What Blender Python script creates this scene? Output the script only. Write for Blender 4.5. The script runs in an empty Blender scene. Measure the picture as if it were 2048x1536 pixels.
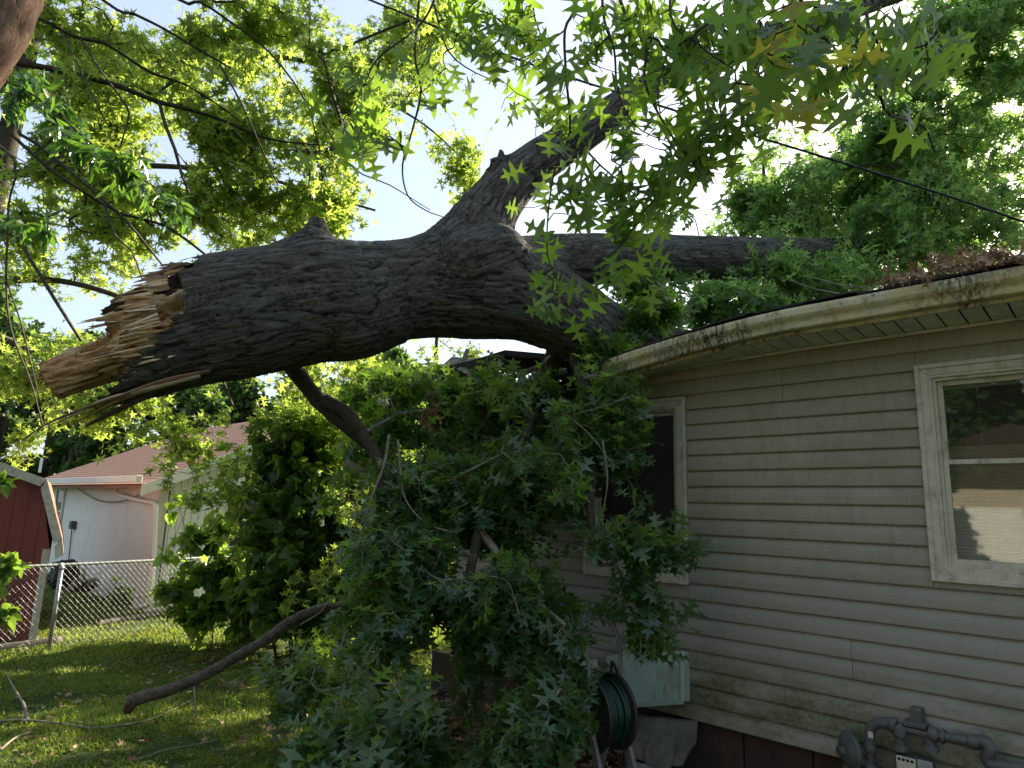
import bpy, math, random
import numpy as np
from mathutils import Vector, Matrix, noise
random.seed(7); rng = np.random.default_rng(7)
S = bpy.context.scene
COL = S.collection

# ------------------------------------------------------------------ camera
F = 1330.0; PITCH = math.radians(10.85); ROLL = math.radians(1.85); H = 1.7
fw = np.array([0, math.cos(PITCH), math.sin(PITCH)])
_r = np.array([1., 0, 0]); _u = np.array([0, -math.sin(PITCH), math.cos(PITCH)])
cr = math.cos(ROLL)*_r + math.sin(ROLL)*_u; cu = -math.sin(ROLL)*_r + math.cos(ROLL)*_u
CP = np.array([0, 0, H])
cam = bpy.data.cameras.new('camera'); co = bpy.data.objects.new('camera', cam); COL.objects.link(co)
M = Matrix(((cr[0], cu[0], -fw[0], 0), (cr[1], cu[1], -fw[1], 0), (cr[2], cu[2], -fw[2], H), (0, 0, 0, 1)))
co.matrix_world = M
cam.sensor_width = 36; cam.lens = 36*F/2048; cam.clip_start = .05; cam.clip_end = 2000
cam.dof.use_dof = False
S.camera = co
# ------------------------------------------------------------------ sky, sun, exposure
SUN_AZ = math.radians(40); SUN_EL = math.radians(30)       # azimuth: to the right of the viewing direction (+Y)
W = bpy.data.worlds.new('World'); S.world = W; W.use_nodes = True
wn = W.node_tree; wn.nodes.clear()
sky = wn.nodes.new('ShaderNodeTexSky'); sky.sky_type = 'NISHITA'; sky.sun_disc = False
sky.sun_elevation = SUN_EL; sky.sun_rotation = SUN_AZ; sky.air_density = 1.2; sky.dust_density = 2.0; sky.ozone_density = 1.0
bg = wn.nodes.new('ShaderNodeBackground'); bg.inputs['Strength'].default_value = 0.095
wo = wn.nodes.new('ShaderNodeOutputWorld')
hz = wn.nodes.new('ShaderNodeMixRGB'); hz.inputs[0].default_value = .65; hz.inputs[2].default_value = (2.25, 2.6, 3.1, 1)   # thin high haze
wn.links.new(sky.outputs[0], hz.inputs[1]); wn.links.new(hz.outputs[0], bg.inputs[0]); wn.links.new(bg.outputs[0], wo.inputs[0])
sl = bpy.data.lights.new('sun', 'SUN'); sl.energy = 4.6; sl.angle = math.radians(.6); sl.color = (1, .87, .68)
so = bpy.data.objects.new('sun', sl); COL.objects.link(so)
sd = Vector((math.sin(SUN_AZ)*math.cos(SUN_EL), math.cos(SUN_AZ)*math.cos(SUN_EL), math.sin(SUN_EL)))
so.rotation_euler = sd.to_track_quat('Z', 'Y').to_euler(); so.location = (0, 0, 40)
S.view_settings.view_transform = 'Standard'; S.view_settings.look = 'None'
S.view_settings.gamma = 1; S.view_settings.use_curve_mapping = False
S.view_settings.exposure = 1.8
S.render.engine = 'CYCLES'
S.cycles.max_bounces = 7; S.cycles.diffuse_bounces = 4; S.cycles.transmission_bounces = 5; S.cycles.transparent_max_bounces = 8

# ------------------------------------------------------------------ helpers
def ray(x, y): return fw + cr*(x-1024)/F - cu*(y-768)/F
def at(x, y, Y):
    d = ray(x, y); return CP + d*(Y/d[1])
def onplane(x, y, p0, n):
    d = ray(x, y); return CP + d*(np.dot(p0-CP, n)/np.dot(d, n))
def gz(x, y): 
    t = min(max((y-4.2)/4.8, 0), 1); t = t*t*(3-2*t); return -0.26*t
def onground(x, y, up=0):
    p = at(x, y, 6)
    d = ray(x, y); z = 0
    for _ in range(12):
        p = CP + d*((z+up-H)/d[2]); z = gz(p[0], p[1])
    return p
def V(*a): return np.array(a, float)
def nrm(v):
    v = np.asarray(v, float); return v/(np.linalg.norm(v)+1e-12)

def mesh_from(name, verts, faces=None, tris=None, quads=None, mat=None, var=None, smooth=False, attrs=None):
    me = bpy.data.meshes.new(name)
    verts = np.asarray(verts, dtype=np.float32)
    if faces is not None:
        me.from_pydata([tuple(map(float, v)) for v in verts], [], [tuple(int(i) for i in f) for f in faces])
    else:
        me.vertices.add(len(verts)); me.vertices.foreach_set('co', verts.ravel())
        parts = []; starts = []; tot = []
        n = 0
        if tris is not None and len(tris):
            tris = np.asarray(tris, dtype=np.int32); parts.append(tris.ravel()); starts.append(np.arange(len(tris))*3+n); tot.append(np.full(len(tris), 3)); n += tris.size
        if quads is not None and len(quads):
            quads = np.asarray(quads, dtype=np.int32); parts.append(quads.ravel()); starts.append(np.arange(len(quads))*4+n); tot.append(np.full(len(quads), 4)); n += quads.size
        li = np.concatenate(parts); st = np.concatenate(starts); tt = np.concatenate(tot)
        me.loops.add(len(li)); me.loops.foreach_set('vertex_index', li.astype(np.int32))
        me.polygons.add(len(st)); me.polygons.foreach_set('loop_start', st.astype(np.int32))
        me.polygons.foreach_set('loop_total', tt.astype(np.int32))
    if var is not None:
        a = me.attributes.new('var', 'FLOAT', 'POINT')
        a.data.foreach_set('value', np.broadcast_to(np.asarray(var, dtype=np.float32), (len(verts),)).copy())
    if attrs:
        for k, val in attrs.items():
            val = np.asarray(val, dtype=np.float32)
            if val.ndim == 1:
                a = me.attributes.new(k, 'FLOAT', 'POINT'); a.data.foreach_set('value', val)
            else:
                a = me.attributes.new(k, 'FLOAT_VECTOR', 'POINT'); a.data.foreach_set('vector', val.ravel())
    if mat: me.materials.append(mat)
    me.update(calc_edges=True)
    if smooth: me.polygons.foreach_set('use_smooth', np.ones(len(me.polygons), dtype=bool))
    return me

BASE = {}
def thing(name, label, cat, base=(0, 0, 0), group=None):
    o = bpy.data.objects.new(name, None); COL.objects.link(o)
    o.location = tuple(float(c) for c in base); o.empty_display_size = .2
    o['label'] = label; o['category'] = cat
    if group: o['group'] = group
    BASE[o.name] = np.array(base, float)
    return o
def tag(o, label, cat, group=None, kind=None):
    if label: o['label'] = label
    if cat: o['category'] = cat
    if group: o['group'] = group
    if kind: o['kind'] = kind
    return o
def totalbase(p):
    b = np.zeros(3)
    while p is not None:
        b = b + BASE.get(p.name, np.zeros(3)); p = p.parent
    return b
def part(name, me, parent=None, kind=None, label=None):
    """a mesh built in world coordinates, linked under its thing"""
    o = bpy.data.objects.new(name, me); COL.objects.link(o)
    if parent is not None:
        o.parent = parent
        b = totalbase(parent)
        o.location = tuple(-b)
    BASE[o.name] = -totalbase(parent) if parent is not None else np.zeros(3)
    if kind: o['kind'] = kind
    if label: o['label'] = label
    return o

class MB:
    """collects boxes / tubes / prisms into one mesh"""
    def __init__(s): s.v = []; s.f = []
    def add(s, vs, fs):
        k = len(s.v); s.v += [tuple(map(float, v)) for v in vs]; s.f += [tuple(k+i for i in f) for f in fs]
    def obox(s, c, ax, ay, az):
        """box from centre and three half-extent vectors"""
        c, ax, ay, az = map(np.asarray, (c, ax, ay, az))
        vs = [c+i*ax+j*ay+k*az for i in (-1, 1) for j in (-1, 1) for k in (-1, 1)]
        s.add(vs, [(0, 1, 3, 2), (4, 6, 7, 5), (0, 4, 5, 1), (2, 3, 7, 6), (0, 2, 6, 4), (1, 5, 7, 3)])
    def tube(s, pts, rad, n=8, cap=True, flat=1.0):
        pts = [np.asarray(p, float) for p in pts]
        if np.isscalar(rad): rad = [rad]*len(pts)
        k = len(s.v); ref = None
        for i, p in enumerate(pts):
            t = nrm(pts[min(i+1, len(pts)-1)]-pts[max(i-1, 0)])
            if ref is None: ref = V(0, 0, 1) if abs(t[2]) < .9 else V(1, 0, 0)
            a = nrm(np.cross(t, ref)); b = np.cross(a, t); ref = b
            for j in range(n):
                th = 2*math.pi*j/n
                s.v.append(tuple(p+rad[i]*(math.cos(th)*a+math.sin(th)*b*flat)))
        for i in range(len(pts)-1):
            for j in range(n):
                s.f.append((k+i*n+j, k+i*n+(j+1) % n, k+(i+1)*n+(j+1) % n, k+(i+1)*n+j))
        if cap:
            s.f.append(tuple(k+j for j in range(n))[::-1]); s.f.append(tuple(k+(len(pts)-1)*n+j for j in range(n)))
    def prism(s, poly, ext):
        poly = [np.asarray(p, float) for p in poly]; ext = np.asarray(ext, float); n = len(poly)
        s.add(poly+[p+ext for p in poly], [tuple(range(n))[::-1], tuple(range(n, 2*n))]+[(i, (i+1) % n, n+(i+1) % n, n+i) for i in range(n)])
    def mesh(s, name, mat, smooth=False, bevel=0):
        me = mesh_from(name, s.v, faces=s.f, mat=mat, smooth=smooth)
        return me
    def obj(s, name, mat, parent=None, smooth=False, bevel=0, kind=None, label=None):
        o = part(name, s.mesh(name, mat, smooth), parent, kind, label)
        if bevel:
            b = o.modifiers.new('b', 'BEVEL'); b.width = bevel; b.segments = 2; b.limit_method = 'ANGLE'
        return o
def spline(pts, n=8):
    """Catmull-Rom through rows (any number of columns)"""
    P = np.asarray(pts, float); P = np.vstack([2*P[0]-P[1], P, 2*P[-1]-P[-2]])
    out = []
    for i in range(1, len(P)-2):
        for k in range(n):
            t = k/n
            out.append(.5*((2*P[i])+(-P[i-1]+P[i+1])*t+(2*P[i-1]-5*P[i]+4*P[i+1]-P[i+2])*t*t+(-P[i-1]+3*P[i]-3*P[i+1]+P[i+2])*t**3))
    out.append(P[-2]); return np.array(out)

# ------------------------------------------------------------------ materials
def newmat(name):
    m = bpy.data.materials.new(name); m.use_nodes = True; nt = m.node_tree; nt.nodes.clear()
    return m, nt, nt.nodes, nt.links
def node(nt, t, **k):
    n = nt.nodes.new('ShaderNode'+t)
    for a, b in k.items(): setattr(n, a, b)
    return n
def ramp(nt, fac, stops):
    r = node(nt, 'ValToRGB'); e = r.color_ramp.elements
    while len(e) > 1: e.remove(e[-1])
    e[0].position = stops[0][0]; e[0].color = (*stops[0][1], 1)
    for p, c in stops[1:]:
        x = e.new(p); x.color = (*c, 1)
    nt.links.new(fac, r.inputs[0]); return r.outputs[0]
def coords(nt, scale=(1, 1, 1), kind='Object', rot=(0, 0, 0)):
    c = node(nt, 'TexCoord'); m = node(nt, 'Mapping'); m.inputs['Scale'].default_value = scale; m.inputs['Rotation'].default_value = rot
    nt.links.new(c.outputs[kind], m.inputs[0]); return m.outputs[0]
def noisetex(nt, vec, scale, detail=6, rough=.6, dist=0):
    n = node(nt, 'TexNoise'); n.inputs['Scale'].default_value = scale; n.inputs['Detail'].default_value = detail
    n.inputs['Roughness'].default_value = rough; n.inputs['Distortion'].default_value = dist
    nt.links.new(vec, n.inputs['Vector']); return n.outputs['Fac']
def mix(nt, fac, a, b, mode='MIX'):
    m = node(nt, 'MixRGB', blend_type=mode)
    for i, v in ((0, fac), (1, a), (2, b)):
        if isinstance(v, (int, float)): m.inputs[i].default_value = v
        elif isinstance(v, tuple): m.inputs[i].default_value = (*v, 1)
        else: nt.links.new(v, m.inputs[i])
    return m.outputs[0]
def principled(nt, col, rough=.6, bump=None, bstr=.3, bdist=.01, metal=0, spec=.5):
    p = node(nt, 'BsdfPrincipled'); o = node(nt, 'OutputMaterial')
    if isinstance(col, tuple): p.inputs['Base Color'].default_value = (*col, 1)
    else: nt.links.new(col, p.inputs['Base Color'])
    if isinstance(rough, (int, float)): p.inputs['Roughness'].default_value = rough
    else: nt.links.new(rough, p.inputs['Roughness'])
    p.inputs['Metallic'].default_value = metal; p.inputs['Specular IOR Level'].default_value = spec
    if bump is not None:
        b = node(nt, 'Bump'); b.inputs['Strength'].default_value = bstr; b.inputs['Distance'].default_value = bdist
        nt.links.new(bump, b.inputs['Height']); nt.links.new(b.outputs[0], p.inputs['Normal'])
    nt.links.new(p.outputs[0], o.inputs[0]); return p
def simple(name, c1, c2=None, scale=8, rough=.6, bstr=.2, bdist=.004, metal=0, stretch=(1, 1, 1), spec=.5):
    m, nt, N, L = newmat(name)
    v = coords(nt, stretch)
    f = noisetex(nt, v, scale, 8, .65)
    if c2 is None: c2 = tuple(x*.7 for x in c1)
    col = ramp(nt, f, [(.3, c2), (.68, c1)])
    principled(nt, col, rough, noisetex(nt, v, scale*6, 6, .7), bstr, bdist, metal, spec)
    return m
def leafmat(name, dark, mid, lit, trans, tfac=.45, rough=.38, veins=False, spec=.4):
    m, nt, N, L = newmat(name)
    a = node(nt, 'Attribute'); a.attribute_name = 'var'
    fine = noisetex(nt, coords(nt), 30, 3)
    ad = node(nt, 'Math', operation='MULTIPLY_ADD'); ad.inputs[1].default_value = .3; L.new(fine, ad.inputs[0])
    sb = node(nt, 'Math', operation='SUBTRACT'); L.new(a.outputs['Fac'], sb.inputs[0]); sb.inputs[1].default_value = .15
    L.new(sb.outputs[0], ad.inputs[2])
    col = ramp(nt, ad.outputs[0], [(0, dark), (.5, mid), (1, lit)])
    tcol = mix(nt, .5, col, trans)
    p = principled(nt, col, rough, spec=spec)
    out = [n for n in nt.nodes if n.type == 'OUTPUT_MATERIAL'][0]
    t = node(nt, 'BsdfTranslucent'); tb = node(nt, 'MixRGB', blend_type='MULTIPLY'); 
    vs = node(nt, 'MapRange'); vs.inputs[1].default_value = 0; vs.inputs[2].default_value = 1; vs.inputs[3].default_value = .55; vs.inputs[4].default_value = 1.25
    L.new(a.outputs['Fac'], vs.inputs[0])
    tm = node(nt, 'VectorMath', operation='SCALE'); tm.inputs[0].default_value = trans; L.new(vs.outputs[0], tm.inputs['Scale'])
    L.new(tm.outputs[0], t.inputs[0])
    mx = node(nt, 'MixShader'); mx.inputs[0].default_value = tfac
    L.new(p.outputs[0], mx.inputs[1]); L.new(t.outputs[0], mx.inputs[2]); L.new(mx.outputs[0], out.inputs[0])
    return m
def barkmat(name, c_dark, c_mid, c_light, lichen=None):
    """bark: 'bk' = position along / across the limb, 'crack' = cavity of the modelled bark plates"""
    m, nt, N, L = newmat(name)
    a = node(nt, 'Attribute'); a.attribute_name = 'bk'; c = node(nt, 'Attribute'); c.attribute_name = 'crack'
    mp = node(nt, 'Mapping'); mp.inputs['Scale'].default_value = (5, 22, 22); L.new(a.outputs['Vector'], mp.inputs[0])
    n1 = noisetex(nt, mp.outputs[0], 1.0, 9, .72, .6)
    mp2 = node(nt, 'Mapping'); mp2.inputs['Scale'].default_value = (1.2, 2, 2); L.new(a.outputs['Vector'], mp2.inputs[0])
    n2 = noisetex(nt, mp2.outputs[0], 1.6, 5, .6)
    col = ramp(nt, n1, [(.28, c_dark), (.5, c_mid), (.72, c_light)])
    if lichen:
        lf = ramp(nt, n2, [(.5, (0, 0, 0)), (.66, (.75, .75, .75))])
        col = mix(nt, lf, col, lichen)
    ck = ramp(nt, c.outputs['Fac'], [(0, (0, 0, 0)), (1, (1, 1, 1))])
    col = mix(nt, ck, col, tuple(x*.35 for x in c_dark))
    mp3 = node(nt, 'Mapping'); mp3.inputs['Scale'].default_value = (14, 60, 60); L.new(a.outputs['Vector'], mp3.inputs[0])
    n3 = noisetex(nt, mp3.outputs[0], 1.0, 8, .75, .8)
    ad = node(nt, 'Math', operation='ADD'); L.new(n1, ad.inputs[0]); L.new(n3, ad.inputs[1])
    principled(nt, col, .9, ad.outputs[0], 1.0, .032, spec=.2)
    return m
def branchmat(name, c1, c2):
    m, nt, N, L = newmat(name)
    v = coords(nt); f = noisetex(nt, v, 18, 7, .7, .5)
    principled(nt, ramp(nt, f, [(.35, c2), (.65, c1)]), .85, noisetex(nt, v, 60, 6, .7), .7, .01, spec=.25)
    return m

M_bark = barkmat('oak_bark', (.030, .027, .023), (.14, .132, .115), (.29, .28, .25), (.17, .19, .165))
M_twig = branchmat('twig_bark', (.085, .068, .052), (.03, .024, .02))
M_twiggrey = branchmat('grey_twig', (.30, .27, .22), (.13, .115, .09))
M_branch = branchmat('lawn_branch_bark', (.15, .125, .095), (.045, .036, .028))
M_redbark = branchmat('lit_bark', (.26, .16, .105), (.075, .045, .03))
M_oakleaf = leafmat('oak_leaf', (.014, .044, .019), (.036, .088, .034), (.08, .15, .055), (.34, .56, .07), .42, .33, spec=.9)
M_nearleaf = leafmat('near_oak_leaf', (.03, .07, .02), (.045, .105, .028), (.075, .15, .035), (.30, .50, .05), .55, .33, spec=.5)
M_canopy = leafmat('canopy_leaf', (.045, .085, .018), (.07, .13, .025), (.11, .18, .035), (.50, .66, .10), .62, .42)
M_rightleaf = leafmat('right_canopy_leaf', (.03, .08, .034), (.055, .13, .045), (.09, .18, .05), (.34, .58, .12), .55, .32)  # brightened in place of distance haze, so the haze sits in the colour
M_bush = leafmat('bush_leaf', (.02, .05, .018), (.045, .095, .026), (.085, .155, .035), (.36, .58, .06), .5, .34)
M_vine = leafmat('vine_leaf', (.03, .07, .02), (.05, .11, .03), (.10, .18, .06), (.20, .42, .04), .35, .28, spec=.7)
M_farleaf = leafmat('far_leaf', (.02, .05, .016), (.035, .08, .022), (.06, .12, .03), (.20, .34, .06), .45, .5)
M_dead = leafmat('dead_leaf', (.13, .07, .04), (.30, .185, .11), (.48, .34, .22), (.35, .22, .12), .15, .6, spec=.3)

def wood(name, c1, c2, c3):
    m, nt, N, L = newmat(name)
    v = coords(nt, (3, 40, 40), rot=(0, math.radians(12), 0))
    f = noisetex(nt, v, 1.0, 8, .7, .4)
    f2 = noisetex(nt, coords(nt), 6, 5)
    col = mix(nt, ramp(nt, f2, [(.4, (0, 0, 0)), (.65, (.8, .8, .8))]), ramp(nt, f, [(.3, c2), (.6, c1)]), c3)
    principled(nt, col, .8, f, .8, .012, spec=.25); return m
M_wood = [wood('fresh_wood', (.72, .55, .35), (.45, .29, .15), (.62, .40, .20)),
          wood('pale_wood', (.80, .69, .54), (.55, .42, .29), (.74, .58, .40)),
          wood('orange_wood', (.50, .29, .12), (.24, .12, .05), (.58, .36, .16)),
          wood('rotten_wood', (.10, .06, .04), (.03, .02, .015), (.16, .09, .05)),
          wood('brown_wood', (.33, .22, .14), (.15, .09, .055), (.40, .27, .16))]

def sidingmat():
    m, nt, N, L = newmat('vinyl_siding')
    v = coords(nt); geo = node(nt, 'NewGeometry'); sp = node(nt, 'SeparateXYZ'); L.new(geo.outputs['Position'], sp.inputs[0])
    f = noisetex(nt, coords(nt, (1, 1, 1)), 2.2, 8, .65)
    base = ramp(nt, f, [(.3, (.275, .243, .18)), (.7, (.36, .325, .25))])
    # grime: fine streaks
    st = noisetex(nt, coords(nt, (26, 26, 5)), 1.0, 7, .7)
    base = mix(nt, ramp(nt, st, [(.48, (0, 0, 0)), (.75, (.45, .45, .45))]), base, (.13, .115, .08))
    # the wall turns greyer lower down, algae near the ground
    z = sp.outputs['Z']
    mr = node(nt, 'MapRange'); mr.inputs[1].default_value = 1.9; mr.inputs[2].default_value = 1.1; L.new(z, mr.inputs[0])
    gf = noisetex(nt, v, 9, 6, .7)
    base = mix(nt, mix(nt, 1, mr.outputs[0], ramp(nt, gf, [(.2, (.4, .4, .4)), (.8, (.9, .9, .9))]), 'MULTIPLY'), base, (.285, .278, .25))
    al = noisetex(nt, coords(nt, (1.2, 1.2, 3)), 1.7, 7, .68)
    a2 = noisetex(nt, v, 38, 6, .75)
    mz = node(nt, 'MapRange'); mz.inputs[1].default_value = 1.0; mz.inputs[2].default_value = .62; L.new(z, mz.inputs[0])
    af = mix(nt, 1, ramp(nt, al, [(.40, (0, 0, 0)), (.58, (1, 1, 1))]), mz.outputs[0], 'MULTIPLY')
    af = mix(nt, 1, af, ramp(nt, a2, [(.3, (.35, .35, .35)), (.62, (1, 1, 1))]), 'MULTIPLY')
    base = mix(nt, af, base, (.085, .095, .035))
    principled(nt, base, .55, noisetex(nt, coords(nt, (4, 4, 30)), 6, 5), .12, .002, spec=.35)
    return m
M_siding = sidingmat()
def painted(name, c, dirt, amt=.5, scale=7, rough=.5):
    m, nt, N, L = newmat(name)
    v = coords(nt); f = noisetex(nt, v, scale, 9, .72); f2 = noisetex(nt, coords(nt, (1, 1, .25)), scale*3, 7, .7)
    d = mix(nt, 1, ramp(nt, f, [(.5-.1*amt, (0, 0, 0)), (.78-.2*amt, (1, 1, 1))]), ramp(nt, f2, [(.35, (0, 0, 0)), (.6, (1, 1, 1))]), 'MULTIPLY')
    principled(nt, mix(nt, d, c, dirt), rough, f2, .25, .003, spec=.4); return m
def guttermat():
    m, nt, N, L = newmat('cream_gutter')
    v = coords(nt)
    patch = ramp(nt, noisetex(nt, coords(nt, (1, 1, .6)), 2.3, 4, .6), [(.44, (0, 0, 0)), (.62, (1, 1, 1))])
    drip = ramp(nt, noisetex(nt, coords(nt, (1, 1, .22)), 60, 6, .75), [(.42, (0, 0, 0)), (.54, (1, 1, 1))])
    speck = ramp(nt, noisetex(nt, v, 34, 8, .75), [(.55, (0, 0, 0)), (.64, (1, 1, 1))])
    yel = ramp(nt, noisetex(nt, v, 5, 5, .6), [(.35, (.60, .56, .42)), (.65, (.62, .50, .25))])
    f = mix(nt, 1, mix(nt, 1, patch, drip, 'MULTIPLY'), mix(nt, 1, speck, (.55, .55, .55), 'MULTIPLY'), 'ADD')
    principled(nt, mix(nt, f, yel, (.045, .035, .022)), .45, drip, .2, .002, spec=.4); return m
M_gutter = guttermat()
M_trim = painted('window_trim', (.56, .52, .42), (.22, .19, .14), .5, 12, .5)
M_soffit = painted('soffit', (.74, .73, .66), (.36, .33, .26), .5, 8, .55)
M_black = simple('matte_black', (.02, .018, .015), (.01, .01, .008), 40, .9, .5, .01)
M_shingle = simple('dark_shingle', (.06, .055, .05), (.025, .022, .02), 60, .95, .8, .01)
M_brownshingle = simple('brown_shingle', (.33, .175, .125), (.22, .115, .085), 14, .9, .5, .01)
M_found = simple('foundation', (.055, .036, .024), (.022, .015, .011), 5, .9, .5, .01)
M_white = painted('white_paint', (.84, .84, .81), (.66, .64, .57), .15, 3, .5)
M_bounce = painted('bounce_lit_corner', (.70, .66, .60), (.5, .42, .34), .25, 3, .5)  # warm bounce light on the corner board is put into its colour
M_whitegut = painted('white_gutter', (.82, .82, .80), (.6, .57, .5), .15, 3, .4)
M_red = simple('red_boards', (.25, .05, .035), (.14, .034, .025), 4, .7, .3, .006, stretch=(1, 1, .25))
M_galv = simple('galvanised', (.46, .47, .47), (.28, .29, .30), 20, .42, .2, .002, metal=.6)
M_wire = simple('fence_wire', (.52, .52, .50), (.36, .36, .35), 20, .45, .1, .001, metal=.5)
M_pipe = simple('gas_pipe', (.12, .125, .128), (.06, .064, .066), 14, .5, .3, .003, spec=.4)
M_pipedark = simple('regulator', (.10, .115, .11), (.05, .058, .055), 12, .5, .4, .003)
M_dial = simple('dial_plate', (.62, .60, .52), (.42, .38, .30), 22, .5, .1, .001)
M_hose = simple('green_hose', (.008, .042, .032), (.004, .018, .015), 30, .35, .2, .001)
M_reel = simple('reel_plastic', (.05, .04, .032), (.02, .017, .014), 10, .5, .3, .003)
M_reelframe = simple('reel_frame', (.26, .235, .25), (.15, .135, .14), 9, .5, .3, .003)
M_mint = painted('mint_panel', (.36, .46, .41), (.22, .20, .13), .6, 6, .55)
M_stone = simple('mossy_stone', (.24, .23, .19), (.08, .09, .055), 7, .9, .9, .02)
M_block = simple('concrete_block', (.34, .37, .38), (.2, .21, .2), 12, .9, .6, .01)
M_cable = simple('cable', (.012, .012, .013), (.008, .008, .009), 30, .5, .1, .001)
M_room = simple('room_wall', (.20, .18, .15), (.15, .135, .11), 3, .9, .1, .002)
M_blind = simple('blind', (.70, .66, .58), (.55, .51, .44), 5, .6, .1, .001)
M_dark = simple('dark_void', (.02, .018, .016), (.01, .009, .008), 5, .9, .2, .002)
M_plank = simple('grey_plank', (.24, .21, .18), (.11, .09, .075), 12, .85, .6, .006, stretch=(1, 1, 1))
def glassmat(name='window_glass', ior=1.75, tint=(.80, .84, .80), dirt=.06):
    m, nt, N, L = newmat(name)
    tr = node(nt, 'BsdfTransparent'); tr.inputs[0].default_value = (*tint, 1)
    gl = node(nt, 'BsdfGlossy'); gl.inputs['Roughness'].default_value = .02; gl.inputs[0].default_value = (1, 1, 1, 1)
    fr = node(nt, 'Fresnel'); fr.inputs[0].default_value = ior
    bp = node(nt, 'Bump'); bp.inputs['Strength'].default_value = .05; bp.inputs['Distance'].default_value = .004
    L.new(noisetex(nt, coords(nt), 3.5, 2), bp.inputs['Height']); L.new(bp.outputs[0], gl.inputs['Normal'])
    mx = node(nt, 'MixShader'); L.new(fr.outputs[0], mx.inputs[0]); L.new(tr.outputs[0], mx.inputs[1]); L.new(gl.outputs[0], mx.inputs[2])
    df = node(nt, 'BsdfDiffuse'); df.inputs[0].default_value = (.35, .36, .28, 1)
    mx2 = node(nt, 'MixShader'); mx2.inputs[0].default_value = dirt; L.new(mx.outputs[0], mx2.inputs[1]); L.new(df.outputs[0], mx2.inputs[2])
    o = node(nt, 'OutputMaterial'); L.new(mx2.outputs[0], o.inputs[0]); return m
M_glass = glassmat(ior=1.62)
M_glassdark = glassmat('screened_glass', 1.5, (.30, .30, .28), .13)
def groundmat():
    m, nt, N, L = newmat('lawn_soil')
    v = coords(nt)
    f = noisetex(nt, v, .8, 8, .65); g = noisetex(nt, v, 22, 8, .75)
    grass = ramp(nt, g, [(.3, (.022, .034, .010)), (.55, (.05, .085, .020)), (.75, (.10, .13, .035))])
    soil = ramp(nt, g, [(.3, (.03, .021, .013)), (.6, (.085, .06, .038)), (.8, (.16, .115, .075))])
    mr = node(nt, 'Attribute'); mr.attribute_name = 'soil'
    ff = ramp(nt, f, [(.56, (0, 0, 0)), (.68, (.7, .7, .7))])
    fac = mix(nt, 1, mr.outputs['Fac'], ff, 'ADD')
    principled(nt, mix(nt, fac, grass, soil), .95, g, 1, .03, spec=.1); return m
M_ground = groundmat()
M_grass = leafmat('grass_blade', (.042, .08, .018), (.082, .13, .028), (.18, .22, .055), (.38, .50, .06), .45, .5)

# ------------------------------------------------------------------ leaf templates: (verts, tris)
def half_template(outline, curl=.12, fold=.12, petiole=True):
    ys = [max(min(y, 1.0), .18) for x, y in outline]
    vs = []; fs = []
    def z(x, y): return fold*abs(x)*1.0 - curl*(y**2) - .12*abs(x)**2
    for s in (1, -1):
        k = len(vs)
        for (x, y), my in zip(outline, ys):
            vs.append((0, my, z(0, my))); vs.append((s*x, y, z(x, y)))
        for i in range(len(outline)-1):
            a, b, c, d = k+2*i, k+2*i+1, k+2*i+3, k+2*i+2
            fs += [(a, b, c), (a, c, d)]
    if petiole:
        k = len(vs)
        vs += [(-.012, 0, 0), (.012, 0, 0), (.006, .22, z(0, .2)), (-.006, .22, z(0, .2))]; fs += [(k, k+1, k+2), (k, k+2, k+3)]
    return np.array(vs, float), np.array(fs, int)
OAK_HI = half_template([(.015, .17), (.06, .185), (.17, .15), (.28, .09), (.25, .16), (.21, .23), (.12, .29), (.065, .35), (.06, .41), (.12, .455), (.26, .47), (.38, .50), (.52, .555), (.40, .59), (.36, .615), (.22, .63), (.10, .645), (.06, .68), (.065, .73), (.15, .775), (.23, .81), (.33, .875), (.20, .88), (.09, .885), (.055, .92), (.07, .97), (.03, 1.02), (0, 1.11)], .10, .10)
OAK_MID = half_template([(.02, .18), (.15, .16), (.27, .09), (.17, .25), (.05, .34), (.05, .42), (.24, .48), (.47, .57), (.20, .615), (.05, .66), (.06, .73), (.28, .88), (.07, .90), (0, 1.12)], .16, .16)
OAK_LO = half_template([(.03, .18), (.27, .10), (.05, .33), (.05, .42), (.47, .56), (.05, .65), (.28, .88), (.06, .89), (0, 1.1)], .18, .16, False)
def star_template():
    vs = [(0, .45, 0)]; n = 10
    for i in range(n):
        a = math.pi*2*i/n - math.pi/2
        r = (.55, .17)[i % 2]
        vs.append((math.cos(a)*r, .45+math.sin(a)*r, -.10*r if i % 4 else .08))
    return np.array(vs, float), np.array([(0, 1+i, 1+(i+1) % n) for i in range(n)], int)
STAR = star_template()
OVATE = half_template([(.02, .15), (.17, .2), (.27, .38), (.24, .6), (.12, .82), (0, 1.02)], .2, .22, False)
HEART = half_template([(.03, .12), (.24, .05), (.42, .22), (.40, .48), (.22, .76), (0, 1.0)], .18, .18, False)
LONG = half_template([(.01, .1), (.09, .2), (.14, .42), (.12, .65), (.06, .86), (0, 1.0)], .28, .2, False)
FAR = (np.array([(0, 0, 0), (.34, .3, .06), (.12, .5, -.02), (.25, .85, .05), (0, 1, -.1), (-.3, .75, .06), (-.12, .45, -.02), (-.32, .2, .05)], float),
       np.array([(0, 1, 2), (0, 2, 6), (0, 6, 7), (2, 3, 4), (2, 4, 6), (4, 5, 6)], int))

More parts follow.
